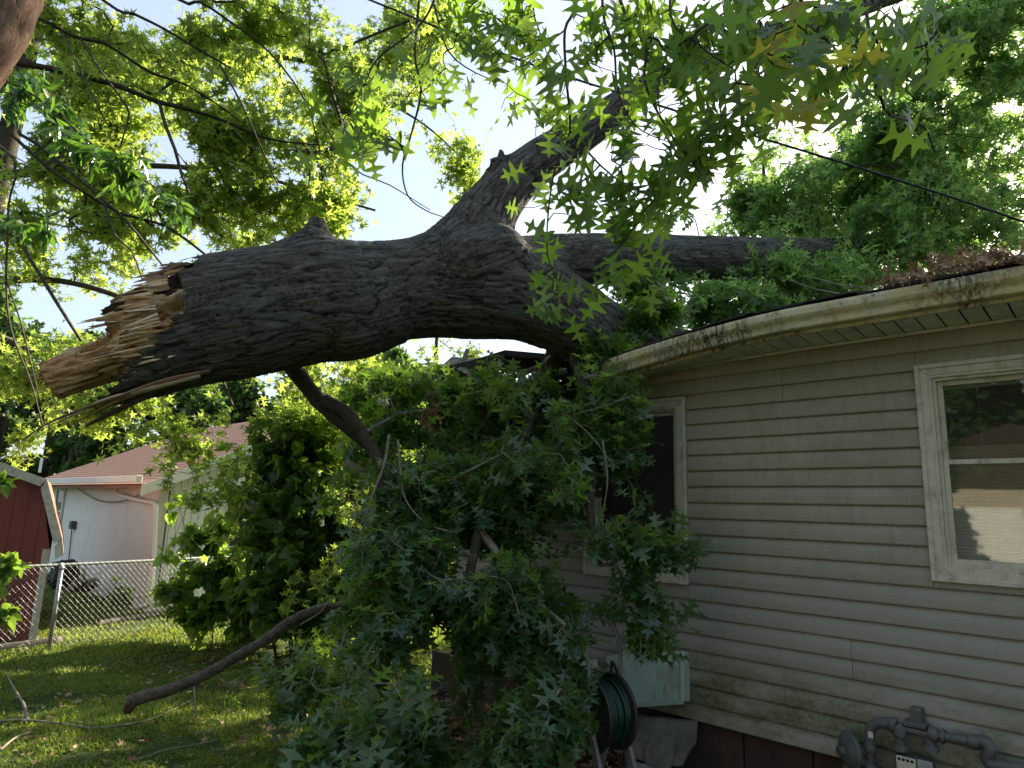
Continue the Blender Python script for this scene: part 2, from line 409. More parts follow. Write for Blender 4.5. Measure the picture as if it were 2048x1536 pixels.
def leaf_frames(pos, direc, up_bias=.9, rnd=1.0, lightward=0.0):
    n = len(pos)
    d = direc/np.linalg.norm(direc, axis=1, keepdims=True)
    up = rng.normal(size=(n, 3))*rnd*.6; up[:, 2] += up_bias; up[:, 1] += lightward; up[:, 0] += lightward*.35
    z = up-(up*d).sum(1, keepdims=True)*d; z /= np.linalg.norm(z, axis=1, keepdims=True)+1e-9
    x = np.cross(d, z)
    return np.stack([x, d, z], axis=2)      # columns x,y,z
def leaves_mesh(name, tmpl, pos, R, size, mat, var):
    tv, tf = tmpl; n = len(pos)
    lv = np.einsum('nij,vj->nvi', R, tv)*size[:, None, None]+pos[:, None, :]
    # each leaf gets its own curl
    verts = lv.reshape(-1, 3); tris = (tf[None]+np.arange(n)[:, None, None]*len(tv)).reshape(-1, 3)
    return mesh_from(name, verts, tris=tris, mat=mat, var=np.repeat(var, len(tv)))
_protos = {}
def leaf_parts(name, tmpl, pos, R, size, mat, var, parent):
    key = (id(tmpl[0]), mat.name, name)
    if key not in _protos:
        ms = []
        for k in range(10):
            tv = tmpl[0].copy(); tv[:, 2] += tv[:, 0]*tv[:, 1]*random.uniform(-.5, .5)-tv[:, 1]**2*random.uniform(-.05, .25)+np.sin(tv[:, 1]*5+k)*.03
            ms.append(mesh_from(name, tv, tris=tmpl[1], mat=mat, var=(k+.5)/10))
        _protos[key] = ms
    b = totalbase(parent)
    for i in range(len(pos)):
        o = bpy.data.objects.new(name, _protos[key][int(min(max(var[i], 0), .999)*10)]); COL.objects.link(o)
        o.parent = parent
        m = Matrix(((R[i][0][0], R[i][0][1], R[i][0][2], 0), (R[i][1][0], R[i][1][1], R[i][1][2], 0), (R[i][2][0], R[i][2][1], R[i][2][2], 0), (0, 0, 0, 1)))
        o.matrix_basis = Matrix.Translation(tuple(pos[i]-b)) @ m @ Matrix.Scale(float(size[i]), 4)

def project(P):
    v = P-CP; d = v@fw
    d = np.where(d < .05, .05, d)
    return 1024+F*(v@cr)/d, 768-F*(v@cu)/d, v@fw

def grow(skel, targets, seg=.22, wob=.12, tip=.0022, power=.42, droop=0):
    """connects every target to the nearest wood already there; returns tube segments and tip directions"""
    P = []; par = []; fixed = []
    for pl in skel:
        pl = np.asarray(pl, float)
        L = np.linalg.norm(np.diff(pl[:, :3], axis=0), axis=1).sum()
        k = max(int(L/seg/max(len(pl)-1, 1))+1, 2)
        sp = spline(pl, k) if len(pl) > 2 else np.linspace(pl[0], pl[1], k*2)
        for i, p in enumerate(sp):
            par.append(-1 if i == 0 else len(P)-1); P.append(p[:3]); fixed.append(p[3])
    ns = len(P)
    P = np.array(P); T = np.asarray(targets)
    cap = ns+int(len(T)*10)+50
    buf = np.zeros((cap, 3)); buf[:ns] = P; par = par+[0]*(cap-ns); n = ns
    d0 = np.array([((P-t)**2).sum(1).min() for t in T]); order = np.argsort(d0)
    tipn = np.zeros(len(T), int)
    for ti in order:
        t = T[ti]; dd = ((buf[:n]-t)**2).sum(1); j = int(dd.argmin()); a = buf[j].copy(); L = math.sqrt(dd[j])
        m = max(1, min(9, int(L/seg)+1)); off = rng.normal(size=3)*wob*L*.6
        if n+m >= cap:
            tipn[ti] = j; continue
        prev = j
        for k in range(1, m+1):
            u = k/m; p = a+(t-a)*u+off*math.sin(math.pi*u)*(1 if k < m else 0); p[2] -= droop*math.sin(math.pi*u)*L*.2*-1
            buf[n] = p if k < m else t; par[n] = prev; prev = n; n += 1
        tipn[ti] = prev
    cnt = np.zeros(n)
    cnt[tipn] += 1
    for i in range(n-1, ns-1, -1):
        cnt[par[i]] += cnt[i]
    rad = tip*np.maximum(cnt, 1)**power
    rad[:ns] = np.array(fixed)
    pa = np.array(par[:n]); idx = np.arange(n)
    keep = (pa >= 0)
    i = idx[keep]; j = pa[keep]
    r0 = np.minimum(rad[j], rad[i]*1.35+.0005); r0 = np.where(i < ns, rad[j], r0)
    tdir = buf[tipn]-buf[pa[tipn]]
    return buf[j], buf[i], r0, rad[i], tdir
def tubes_mesh(name, A, B, ra, rb, mat, sides=4, minr=0):
    ra = np.maximum(ra, minr); rb = np.maximum(rb, minr)
    d = B-A; d /= np.linalg.norm(d, axis=1, keepdims=True)+1e-9
    ref = np.tile(V(.3, .2, .93), (len(A), 1)); a = np.cross(d, ref); a /= np.linalg.norm(a, axis=1, keepdims=True)+1e-9; b = np.cross(a, d)
    n = len(A); th = np.arange(sides)*2*np.pi/sides
    ring = np.cos(th)[None, :, None]*a[:, None]+np.sin(th)[None, :, None]*b[:, None]
    v0 = A[:, None]+ring*ra[:, None, None]-d[:, None]*ra[:, None, None]*.3; v1 = B[:, None]+ring*rb[:, None, None]+d[:, None]*rb[:, None, None]*.3
    verts = np.concatenate([v0, v1], 1).reshape(-1, 3)
    q = np.array([(j, (j+1) % sides, sides+(j+1) % sides, sides+j) for j in range(sides)])
    quads = (q[None]+np.arange(n)[:, None, None]*2*sides).reshape(-1, 4)
    return mesh_from(name, verts, quads=quads, mat=mat, smooth=True)

def lobes(spec, n, gap=.0, gscale=1.2, seed=0, edge=1.0):
    """points in ellipsoid lobes (centre, radii), shell-weighted, with noise holes"""
    cs = np.array([c for c, r in spec]); rs = np.array([r for c, r in spec]); vol = rs.prod(1)**.75; pr = vol/vol.sum()
    out = []
    tries = 0
    while len(out) < n and tries < n*20:
        tries += 1
        k = rng.choice(len(spec), p=pr); v = rng.normal(size=3); v /= np.linalg.norm(v); v *= rng.random()**.5*edge*(1.0+.75*noise.noise(Vector(v*1.7+np.array([k*3.7, seed, 0]))))*(1.3 if rng.random() < .18 else 1)
        p = cs[k]+v*rs[k]
        if gap and noise.noise(Vector(p*gscale+seed)) < gap-.5+.1*rng.random(): continue
        out.append(p)
    return np.array(out)
def cluster_leaves(T, tdir, per, spread, size, grav=.5, outward=.8, jit=.36):
    n = len(T); k = per
    idx = np.repeat(np.arange(n), k); m = len(idx)
    td = tdir/(np.linalg.norm(tdir, axis=1, keepdims=True)+1e-9)
    base = T[idx]-td[idx]*(rng.random((m, 1))*spread*1.1)+rng.normal(size=(m, 3))*spread*.16
    d = td[idx]*outward+rng.normal(size=(m, 3))*.75; d[:, 2] -= grav
    s = size*rng.uniform(1-jit, 1+jit, m)
    cv = np.clip(rng.normal(.5, .16, n)[idx]+rng.normal(0, .13, m), 0.01, .99)
    return base, d, s, cv
def foliage(name, parent, tmpl, T, tdir, per, spread, size, mat, grav=.5, parts=0, up=.9, rnd=1., partname='leaf', lotmpl=None, lw=0.0):
    base, d, s, cv = cluster_leaves(T, tdir, per, spread, size, grav)
    R = leaf_frames(base, d, up, rnd, lw)
    if parts:
        x, y, z = project(base); vis = (x > 0) & (x < 2048) & (y > 0) & (y < 1536) & (z > .3)
        sc = np.where(vis, s/np.maximum(z, .3), -1); pick = np.argsort(-sc)[:parts]; pick = pick[sc[pick] > 0]
        leaf_parts(partname, tmpl, base[pick], R[pick], s[pick], mat, cv[pick], parent)
        keep = np.ones(len(base), bool); keep[pick] = False
        base, R, s, cv = base[keep], R[keep], s[keep], cv[keep]
    if len(base): part(name, leaves_mesh(name, lotmpl or tmpl, base, R, s, mat, cv), parent, 'stuff')

# ================================================================== GROUND
gx = np.concatenate([np.linspace(-250, -14, 18), np.linspace(-13, 9, 150), np.linspace(10, 250, 18)])
gy = np.concatenate([np.linspace(-250, 0, 16), np.linspace(.5, 16, 120), np.linspace(17, 300, 22)])
GX, GY = np.meshgrid(gx, gy); GZ = np.vectorize(gz)(GX, GY)
near = (np.abs(GX) < 13) & (GY > 0) & (GY < 17)
GZ = GZ+np.where(near, np.vectorize(lambda a, b: .035*noise.noise(Vector((a*.7, b*.7, 0)))+.012*noise.noise(Vector((a*4, b*4, 3))))(GX, GY), 0)
nx, ny = len(gx), len(gy); ii = np.arange(nx*ny).reshape(ny, nx)
qd = np.stack([ii[:-1, :-1], ii[:-1, 1:], ii[1:, 1:], ii[1:, :-1]], -1).reshape(-1, 4)
def soil(x, y):
    p = np.stack([x, y, x*0], -1)-np.array([1.328, 4.75, 0]); o_ = p@np.array([-.692, -.722, 0]); t_ = p@np.array([-.722, .692, 0])
    r2 = ((x+3.1)/1.9)**2+((y-8.6)/1.5)**2; r3 = ((x+1.9)/1.3)**2+((y-7.0)/1.2)**2
    return np.maximum(np.clip((1.5-o_)/.9, 0, 1)*np.clip((3.4-t_)/1.0, 0, 1), np.maximum(np.clip(1.0-r2, 0, .42), np.clip(1.0-r3, 0, .5)))
o = part('ground', mesh_from('ground', np.stack([GX, GY, GZ], -1).reshape(-1, 3), quads=qd, mat=M_ground, smooth=True, attrs={'soil': soil(GX.ravel(), GY.ravel())})); o['kind'] = 'structure'

# ================================================================== HOUSE (right)
A_ = math.radians(46.2)
w = V(-math.sin(A_), math.cos(A_), 0); n = V(-math.cos(A_), -math.sin(A_), 0); UP = V(0, 0, 1)
P0 = at(1400, 1027, 4.75); P0[2] = 0
def hp(t, o, z): return P0+w*t+n*o+UP*z
ZB, ZT, CRS = .370, 2.82, .1105
house = thing('house', 'beige vinyl sided house on the right with its eave crushed by the fallen tree', 'house', hp(-1, 0, 0))
W1 = (.088, .985, 1.243, 2.563); W2 = (-2.62, -1.396, 1.405, 2.60)      # t0,t1,z0,z1 outer casing
T0, T1 = -4.2, 2.45
def siding_profile(z0, h):
    # (offset, z) bottom lip, face, dutch-lap cove, back up under the next course
    return [(.0, z0+.004), (.0195, z0), (.0218, z0+.004), (.0222, z0+.012), (.0218, z0+h*.30), (.0205, z0+h*.46), (.0170, z0+h*.60), (.0122, z0+h*.74), (.0068, z0+h*.87), (.001, z0+h-.002), (.0005, z0+h+.006)]
def siding_piece(t0, t1, z0, h, jit):
    pr = siding_profile(z0, h); vs = []; k = len(pr)
    nseg = max(1, int((t1-t0)/.25))
    for i in range(nseg+1):
        t = t0+(t1-t0)*i/nseg
        wv = .0018*noise.noise(Vector((t*1.7, z0*5, 2)))
        for o, z in pr: vs.append(hp(t, o+wv+jit, z+.0016*noise.noise(Vector((t*.9, z0*9, 5)))))
    q = [(i*k+j, i*k+j+1, (i+1)*k+j+1, (i+1)*k+j) for i in range(nseg) for j in range(k-1)]
    q += [tuple(range(k))[::-1], tuple(nseg*k+j for j in range(k))]
    return vs, q
c = 0; z = ZB
seams = {0: [-.9], 1: [-2.1, .9], 2: [-.55], 3: [-.55, 1.6], 4: [-.95], 5: [-.95], 7: [.6], 12: [1.5], 19: [-.62], 20: [-.62], 18: [-2.9]}
while z < ZT-.02:
    h = min(CRS, ZT-z)
    cuts = [(T0, T1, 0, 1e9)]
    for a, b, z0, z1 in (W1, W2):
        if z+h > z0+.005 and z < z1-.005:
            new = []
            for s0, s1, c0_, c1_ in cuts:
                if s0 < a and s1 > b:
                    new += [(s0, a-.002, c0_, c1_), (b+.002, s1, c0_, c1_)]
                    if z < z0-.004: new.append((a-.002, b+.002, 0, z0-.0045))
                    if z+h > z1+.004: new.append((a-.002, b+.002, z1+.0045, 1e9))
                else: new.append((s0, s1, c0_, c1_))
            cuts = new
    for s0, s1, c0_, c1_ in cuts:
        ss = [s0]+[s for s in seams.get(c, []) if s0+.1 < s < s1-.1]+[s1]
        for q0, q1 in zip(ss[:-1], ss[1:]):
            vs, fs = siding_piece(q0, q1-.0025, z, h, random.uniform(-.0006, .0006)+(.001 if q0 != s0 else 0))
            vs = [V(v_[0], v_[1], min(max(v_[2], c0_), c1_)) for v_ in vs]
            part('siding_board', mesh_from('siding_board', vs, faces=fs, mat=M_siding, smooth=False), house)
    z += CRS; c += 1
# wall core with openings (blocks) behind the boards
mb = MB()
def wblock(t0, t1, z0, z1, o0=-.10, o1=0.0): mb.obox(hp((t0+t1)/2, (o0+o1)/2, (z0+z1)/2), w*(t1-t0)/2, n*(o1-o0)/2, UP*(z1-z0)/2)
IN = .05
ops = sorted([(W2[0]+IN, W2[1]-IN, W2[2]+IN, W2[3]-IN), (W1[0]+IN, W1[1]-IN, W1[2]+IN, W1[3]-IN)])
cur = T0
for a, b, z0, z1 in ops:
    wblock(cur, a, ZB+.01, ZT); wblock(a, b, ZB+.01, z0); wblock(a, b, z1, ZT); cur = b
wblock(cur, T1, ZB+.01, ZT)
mb.obj('wall', M_found, house)
# end walls and back wall
mb = MB(); D = 7.5
mb.obox(hp(T1+.05, -D/2, (ZB+ZT)/2), w*.05, n*D/2, UP*(ZT-ZB)/2); mb.obox(hp(T0-.05, -D/2, (ZB+ZT)/2), w*.05, n*D/2, UP*(ZT-ZB)/2)
mb.obox(hp((T0+T1)/2, -D-.05, (ZB+ZT)/2), w*(T1-T0)/2, n*.05, UP*(ZT-ZB)/2)
mb.obj('side_wall', M_siding, house)
# foundation panels
t = T0
k = 0
while t < T1:
    L = .43+.02*(k % 2)
    m2 = MB(); m2.obox(hp(t+L/2-.004, -.05-.004*(k % 3), .14), w*(L/2-.006), n*.03, UP*.235); m2.obj('foundation_panel', M_found, house, bevel=.004)
    t += L; k += 1
# rooms behind windows
for (a, b, z0, z1) in (W1, W2):
    m2 = MB(); a -= .5; b += .5; zz0, zz1, o0, o1 = z0-.6, ZT-.06, -.11, -2.2
    pts = [hp(t, o, z) for t in (a, b) for o in (o0, o1) for z in (zz0, zz1)]
    m2.add(pts, [(2, 3, 7, 6), (0, 1, 3, 2), (4, 6, 7, 5), (0, 2, 6, 4), (1, 5, 7, 3)])
    m2.obj('room_interior', M_room, house)
def window(W_, casing, glass, blinds, label):
    a, b, z0, z1 = W_
    f = MB()
    cs = casing
    # mitred casing: four boards
    def board(p, nm='casing'):
        m2 = MB(); m2.prism(p, n*.038); return m2
    o = -.004
    par = None
    def q(t, z, oo=o): return hp(t, oo, z)
    main = board([q(a, z0), q(b, z0), q(b-cs, z0+cs), q(a+cs, z0+cs)])
    for pl in ([q(a, z1), q(a+cs, z1-cs), q(b-cs, z1-cs), q(b, z1)], [q(a, z0), q(a+cs, z0+cs), q(a+cs, z1-cs), q(a, z1)], [q(b, z0), q(b, z1), q(b-cs, z1-cs), q(b-cs, z0+cs)]):
        main.prism(pl, n*.0365)
    par = main.obj('window_frame', M_trim, house, bevel=.004, label=label)
    # back band strips: stepped trim
    m2 = MB()
    for (t0, t1, y0, y1, oo) in ((a-.004, a+.02, z0-.004, z1+.004, .036), (b-.02, b+.004, z0-.004, z1+.004, .036)):
        m2.obox(hp((t0+t1)/2, oo, (y0+y1)/2), w*(t1-t0)/2, n*.008, UP*(y1-y0)/2)
    for (y0, y1) in ((z1-.02, z1+.0045), (z0-.0045, z0+.02)):
        m2.obox(hp((a+b)/2, .0365, (y0+y1)/2), w*((b-a)/2-.0205), n*.008, UP*(y1-y0)/2)
    m2.obj('trim_band', M_trim, par, bevel=.003)
    # jamb steps and sashes
    ia, ib, i0, i1 = a+cs, b-cs, z0+cs, z1-cs
    st = .016
    m2 = MB()
    for s_, oo in ((0, .010), (st, -.006)):
        m2.obox(hp(ia+s_+st/2, oo, (i0+i1)/2), w*st/2, n*.02, UP*((i1-i0)/2-s_)); m2.obox(hp(ib-s_-st/2, oo, (i0+i1)/2), w*st/2, n*.02, UP*((i1-i0)/2-s_))
        m2.obox(hp((ia+ib)/2, oo-.0005, i1-s_-st/2), w*((ib-ia)/2-s_-st), n*.02, UP*st/2); m2.obox(hp((ia+ib)/2, oo-.0005, i0+s_+st/2), w*((ib-ia)/2-s_-st), n*.02, UP*st/2)
    m2.obj('jamb', M_trim, par, bevel=.002)
    ja, jb, j0, j1 = ia+2*st, ib-2*st, i0+2*st, i1-2*st
    mid = j0+(j1-j0)*.545 if blinds else j0+(j1-j0)*.5
    for (y0, y1, oo) in (((j0, mid+.012, -.012), (mid-.012, j1, -.034)) if blinds else ((j0, j1, -.020),)):
        m2 = MB(); fr = .026
        m2.obox(hp(ja+fr/2, oo, (y0+y1)/2), w*fr/2, n*.010, UP*(y1-y0)/2); m2.obox(hp(jb-fr/2, oo, (y0+y1)/2), w*fr/2, n*.010, UP*(y1-y0)/2)
        m2.obox(hp((ja+jb)/2, oo, y0+fr/2), w*((jb-ja)/2-fr), n*.0098, UP*fr/2); m2.obox(hp((ja+jb)/2, oo, y1-fr/2), w*((jb-ja)/2-fr), n*.0098, UP*fr/2)
        m2.obj('sash', M_trim, par, bevel=.002)
        m2 = MB(); m2.obox(hp((ja+jb)/2, oo-.002, (y0+y1)/2), w*((jb-ja)/2-fr+.002), n*.0015, UP*((y1-y0)/2-fr+.002)); m2.obj('pane', glass, par)
    if blinds:
        m2 = MB(); y = j0+.01
        while y < mid+.10:
            m2.obox(hp((ja+jb)/2, -.085, y), w*((jb-ja)/2-.01), nrm(n*.75+UP*.66)*.0115, nrm(UP*.75-n*.66)*.0008); y += .0195
        for tt in (ja+.18, jb-.18): m2.tube([hp(tt, -.075, j0), hp(tt, -.075, j1)], .0012, 4)
        m2.obj('blind', M_blind, par, kind='stuff')
        m2 = MB()
        m2.obox(hp((ja+jb)/2, -.085, j1-.02), w*((jb-ja)/2-.01), n*.015, UP*.02); m2.obj('blind_head', M_blind, par)
window(W1, .062, M_glassdark, False, 'dirty cream window frame half hidden by the leaves')
window(W2, .060, M_glass, True, 'cream window frame with mini blinds in its lower half')

# eave: soffit panels, fascia, gutter, roof edge.  Heights sag towards the tree.
OV = .34
def eave_dz(t): 
    tt = max((t+.9)/1.44, 0); return -.145*min(tt, 1.12)**1.6-.02*max(0, t-.7)
def soffit_z(t, o): return 2.812+.018*(o/OV)+eave_dz(t)*(.25+.75*o/OV)
t = T0
k = 0
TS = 2.6
while t < TS:
    L = .105
    m2 = MB()
    t1 = t+L
    a = [hp(t+.010, 0.0, soffit_z(t, 0)), hp(t1, 0.0, soffit_z(t1, 0)), hp(t1, OV, soffit_z(t1, OV)), hp(t+.010, OV, soffit_z(t, OV))]
    g = [hp(t+.0015, 0.0, soffit_z(t, 0)+.007), hp(t+.0015, OV, soffit_z(t, OV)+.007)]
    m2.prism(a, UP*.004)
    m2.obj('soffit_panel', M_soffit, house)
    t = t1; k += 1
m2 = MB()   # dark backing above the soffit and J trim on the wall
for i in range(26):
    ta = T0+(TS-T0)*i/26; tb = T0+(TS-T0)*(i+1)/26
    m2.add([hp(ta, 0, soffit_z(ta, 0)+.012), hp(tb, 0, soffit_z(tb, 0)+.012), hp(tb, OV, soffit_z(tb, OV)+.012), hp(ta, OV, soffit_z(ta, OV)+.012)], [(0, 1, 2, 3)])
m2.obj('soffit_backing', M_black, house)
m2 = MB(); pts = [hp(t, .021, soffit_z(t, 0)-.012) for t in np.linspace(T0, 2.45, 22)]
for a, b in zip(pts[:-1], pts[1:]): m2.obox((a+b)/2, (b-a)/2, n*.006, UP*.009)
m2.obj('soffit_trim', M_trim, house)
def sweep_profile(prof, ts, fz, mat, name, jit=.0, closed=True):
    vs = []; k = len(prof)
    for t in ts:
        e = fz(t)
        for (o, z) in prof: vs.append(hp(t, OV+o, e+z+jit*noise.noise(Vector((t*3, 0, 1)))))
    q = []
    rngj = range(k if closed else k-1)
    for i in range(len(ts)-1):
        for j in rngj: q.append((i*k+j, i*k+(j+1) % k, (i+1)*k+(j+1) % k, (i+1)*k+j))
    if closed: q += [tuple(range(k))[::-1], tuple((len(ts)-1)*k+j for j in range(k))]
    return part(name, mesh_from(name, vs, faces=q, mat=mat), house)
ts = np.concatenate([np.linspace(T0, -1.5, 8), np.linspace(-1.3, .62, 22)])
ez = lambda t: 2.828+eave_dz(t)
sweep_profile([(0, -.018), (.018, -.018), (.018, .135), (0, .135)], ts, ez, M_gutter, 'fascia')
# K-style gutter: back, bottom, belly step, lip
gp = [(.02, .14), (.02, .035), (.022, .03), (.075, .03), (.083, .036), (.088, .060), (.094, .072), (.110, .088), (.118, .100), (.119, .128), (.114, .146), (.106, .146), (.106, .139), (.112, .137), (.112, .100), (.088, .079), (.080, .062), (.076, .037), (.026, .037), (.026, .14)]
sweep_profile([(o_, .002+(z_-.03)*1.06) for o_, z_ in gp], ts, ez, M_gutter, 'gutter')
# roof: deck slab, then shingle pieces along the edge
PITR = math.tan(math.radians(12.5))
def roof_pt(t, o, dz=0): # o = offset outwards from wall, negative inward
    sag = eave_dz(t)*(1 if o > 0 else max(0, 1+o/3.0))
    return hp(t, o, 2.828+.140+sag+(OV-o)*PITR+dz)
m2 = MB(); oo = [OV+.05, .0, -1, -2, -3.75]; tt = list(np.linspace(T0-.3, 2.62, 22))
vs = [roof_pt(t, o, dz) for dz in (0, -.03) for t in tt for o in oo]; k = len(oo); nn = len(tt)*k
fs = []
for i in range(len(tt)-1):
    for j in range(k-1):
        a = i*k+j; fs += [(a, a+1, a+k+1, a+k), (nn+a, nn+a+k, nn+a+k+1, nn+a+1)]
for i in range(len(tt)-1): a = i*k; fs += [(a, a+k, nn+a+k, nn+a)]
m2.add(vs, fs)
# back slope
b0 = [roof_pt(T0-.3, -3.75), roof_pt(2.6, -3.75)]
m2.add([b0[0], b0[1], b0[1]-n*4.2-UP*4.2*PITR, b0[0]-n*4.2-UP*4.2*PITR], [(0, 1, 2, 3)])
roof = m2.obj('roof', M_shingle, house)
for row in range(3):
    t = T0-.28+row*.16
    while t < .60:
        L = .30+random.uniform(-.02, .02); m2 = MB()
        o1 = OV+.095-row*.10+random.uniform(-.012, .012); o0 = o1-.2
        d0 = .022+row*.008+random.uniform(0, .010); t1 = min(t+L, .62)
        m2.prism([roof_pt(t+.004, o0, d0), roof_pt(t1, o0, d0), roof_pt(t1, o1, d0-.002), roof_pt(t+.004, o1, d0+random.uniform(-.004, .006))], UP*.010)
        m2.obj('shingle', M_shingle, roof); t += L
# crushed part of the roof
rb = thing('broken_roof_piece', 'crushed dark roof corner hanging down behind the leaves under the trunk', 'roof piece', hp(2.2, .3, 2.4))
m2 = MB()
sh = [(at(872, 742, 6.25), at(1010, 700, 5.9), at(1180, 715, 5.3), at(1210, 745, 6.6), at(1010, 735, 7.0), at(905, 712, 7.3))]
m2.prism(sh[0], -UP*.05); m2.obj('roof_deck', M_dark, rb)
m2 = MB(); a, b = at(872, 752, 6.2), at(1010, 722, 5.85); m2.obox((a+b)/2, (b-a)/2, nrm(n)*.015, UP*.07); m2.obj('fascia_board', M_found, rb, label='dark fascia board broken loose')
for i in range(9):
    x = 900+i*27; a = at(x, 768-i*3.5, 6.1-.08*i); b = at(x+20, 820-i*2, 6.6-.08*i)
    m2 = MB(); m2.prism([a, a+w*-.09, b+w*-.09, b], UP*.006); m2.obj('soffit_panel', M_soffit, rb)
for (p, q, r) in ((at(900, 790, 6.2), at(935, 700, 6.4), .03), (at(960, 780, 6.1), at(1075, 735, 5.7), .025)):
    m2 = MB(); m2.tube([p, q], r, 4); m2.obj('rafter', M_plank, rb)
# ---- things at the wall foot
def wallpt(px, py, off): return onplane(px, py, P0+n*off, n)
gm = thing('gas_meter', 'grey gas meter with pipes and round regulator on the siding', 'gas meter', wallpt(1810, 1520, .12))
def ptube(name, pts, r, off=.13, nseg=6, sides=14, mat=M_pipe):
    P = spline([wallpt(x, y, off if len(p_) == 2 else p_[2]) for p_ in pts for x, y in [p_[:2]]], nseg); m2 = MB(); m2.tube(P, r, sides); return m2.obj(name, mat, gm, smooth=True)
PR = .027
ptube('pipe', [(1741, 1545), (1740, 1500), (1739, 1468), (1745, 1452), (1760, 1446), (1785, 1449)], PR)
ptube('pipe', [(1872, 1470), (1910, 1477), (1945, 1484)], PR*.85)
ptube('pipe', [(1942, 1483), (1970, 1484), (1980, 1500), (1974, 1516), (1985, 1530), (2010, 1533), (2080, 1545)], PR*1.12)
for pts, r in (([(1740, 1490), (1740, 1503)], PR*1.25), ([(1741, 1528), (1741, 1545)], PR*1.3), ([(1779, 1447), (1792, 1452)], PR*1.4), ([(1792, 1452), (1800, 1462), (1799, 1472)], PR*1.3), ([(1858, 1466), (1876, 1471)], PR*1.35), ([(1884, 1472), (1890, 1474)], PR*1.35), ([(1938, 1482), (1958, 1486)], PR*1.3)):
    ptube('pipe_fitting', pts, r, nseg=4, sides=10)
for x in (1799, 1858):
    m2 = MB(); p = wallpt(x, 1470, .13); m2.tube([p, p-UP*.045, p-UP*.0451, p-UP*.075], [.022, .024, .036, .040], 12); m2.obj('union_nut', M_pipe, gm, smooth=False)
p = wallpt(1836, 1432, .05)
m2 = MB(); m2.obox(p, w*.028, n*.05, UP*.045); m2.obox(p+n*.05-UP*.03, w*.055, n*.04, UP*.014); m2.obox(p+n*.05-UP*.06, w*.07, n*.045, UP*.012); m2.obj('wall_bracket', M_pipe, gm, bevel=.006)
m2 = MB(); p = wallpt(1829, 1535, .13); m2.obox(p-UP*.02, w*.088, n*.07, UP*.075); m2.obj('meter_body', M_pipedark, gm, bevel=.022)
m2 = MB(); q = wallpt(1812, 1525, .205); m2.obox(q-UP*.012, w*.045, n*.005, UP*.038); plate = m2.obj('dial_plate', M_dial, gm, bevel=.004)
for i in range(4):
    m3 = MB(); c0 = q+w*(.030-.02*i)+n*.0062+UP*.012
    m3.tube([c0-n*.001, c0+n*.001], .0075, 12); m3.obj('dial', M_black, plate)
m2 = MB(); q = wallpt(1850, 1530, .205); m2.obox(q-UP*.015, w*.034, n*.006, UP*.035); m2.obj('index_window', M_block, gm, bevel=.004)
# regulator
c0 = wallpt(1700, 1502, .16); ax = nrm(n*.75+w*.65)
m2 = MB(); m2.tube([c0-ax*.05, c0-ax*.03, c0-ax*.012, c0+ax*.0, c0+ax*.012, c0+ax*.035, c0+ax*.045, c0+ax*.07], [.03, .07, .095, .103, .095, .06, .026, .024], 24); m2.obj('regulator', M_pipedark, gm, smooth=False, bevel=.003)
ptube('pipe', [(1716, 1520, .15), (1728, 1524), (1741, 1526)], PR*1.1)
ptube('pipe', [(1700, 1530, .15), (1698, 1560, .15)], PR*1.2, nseg=2)
m2 = MB(); a = wallpt(1741, 1465, .158); m2.obox(a-UP*.012, w*.012, n*.002, UP*.016); m2.obj('tag_sticker', M_dial, gm)

# hose reel
hc = at(1203, 1424, 4.15)
hr = thing('hose_reel', 'green garden hose wound on a dark reel beside the fallen leaves', 'hose reel', (hc[0], hc[1], 0))
axr = nrm(V(.86, .50, .0)); e1 = nrm(V(-.5, .86, 0)); RR = .20
def ring(c, r, rt, name, mat, parent, squash=1):
    m2 = MB(); P = [c+r*(math.cos(a)*e1+math.sin(a)*UP*squash) for a in np.linspace(0, 2*math.pi, 33)]; m2.tube(P, rt, 8, cap=False); return m2.obj(name, mat, parent, smooth=True)
for s in (-1, 1):
    c = hc+axr*.085*s
    m2 = MB(); P = [c+RR*(math.cos(a)*e1+math.sin(a)*UP) for a in np.linspace(0, 2*math.pi, 29)[:-1]]; m2.prism(P, axr*.008*s)
    d = m2.obj('reel_disc', M_reel, hr, bevel=.003)
    ring(c+axr*.006*s, RR, .011, 'rim', M_reel, d)
for i in range(9):
    for lay in range(2):
        ring(hc+axr*(-.068+.017*i+.007*lay), .150+.018*lay+random.uniform(-.006, .01), .0095, 'hose_coil', M_hose, hr, random.uniform(.96, 1.03))
m2 = MB(); m2.tube([hc-axr*.08, hc+axr*.08], .138, 20); m2.obj('hub', M_reel, hr)
for s in (-1, 1):
    c = hc+axr*.118*s
    m2 = MB(); bx = V(c[0], c[1], .02)
    pa, pb, pt = bx-e1*.26, bx+e1*.24, c+UP*.05
    for p, q in ((pa, pt), (pb, pt)):
        m2.obox((p+q)/2, (q-p)/2, axr*.012, nrm(np.cross(q-p, axr))*.024)
    m2.obj('side_frame', M_reelframe, hr, bevel=.004)
    m2 = MB(); P = spline([c+UP*.03+e1*.02, c+UP*.24-e1*.03, c+UP*.44+e1*.02, c+UP*.52+e1*.1-axr*s*.06, c+UP*.52+e1*.14-axr*s*.1], 6); m2.tube(P, .013, 8); m2.obj('handle', M_reelframe, hr, smooth=True)
m2 = MB(); P = spline([hc+axr*.07+UP*.2, hc+axr*.15+UP*.24+e1*.08, hc+axr*.19+UP*.02, hc+axr*.18-UP*.3, V(hc[0]+.25, hc[1]-.1, .03)], 8); m2.tube(P, .0095, 8); m2.obj('loose_hose', M_hose, hr, smooth=True)
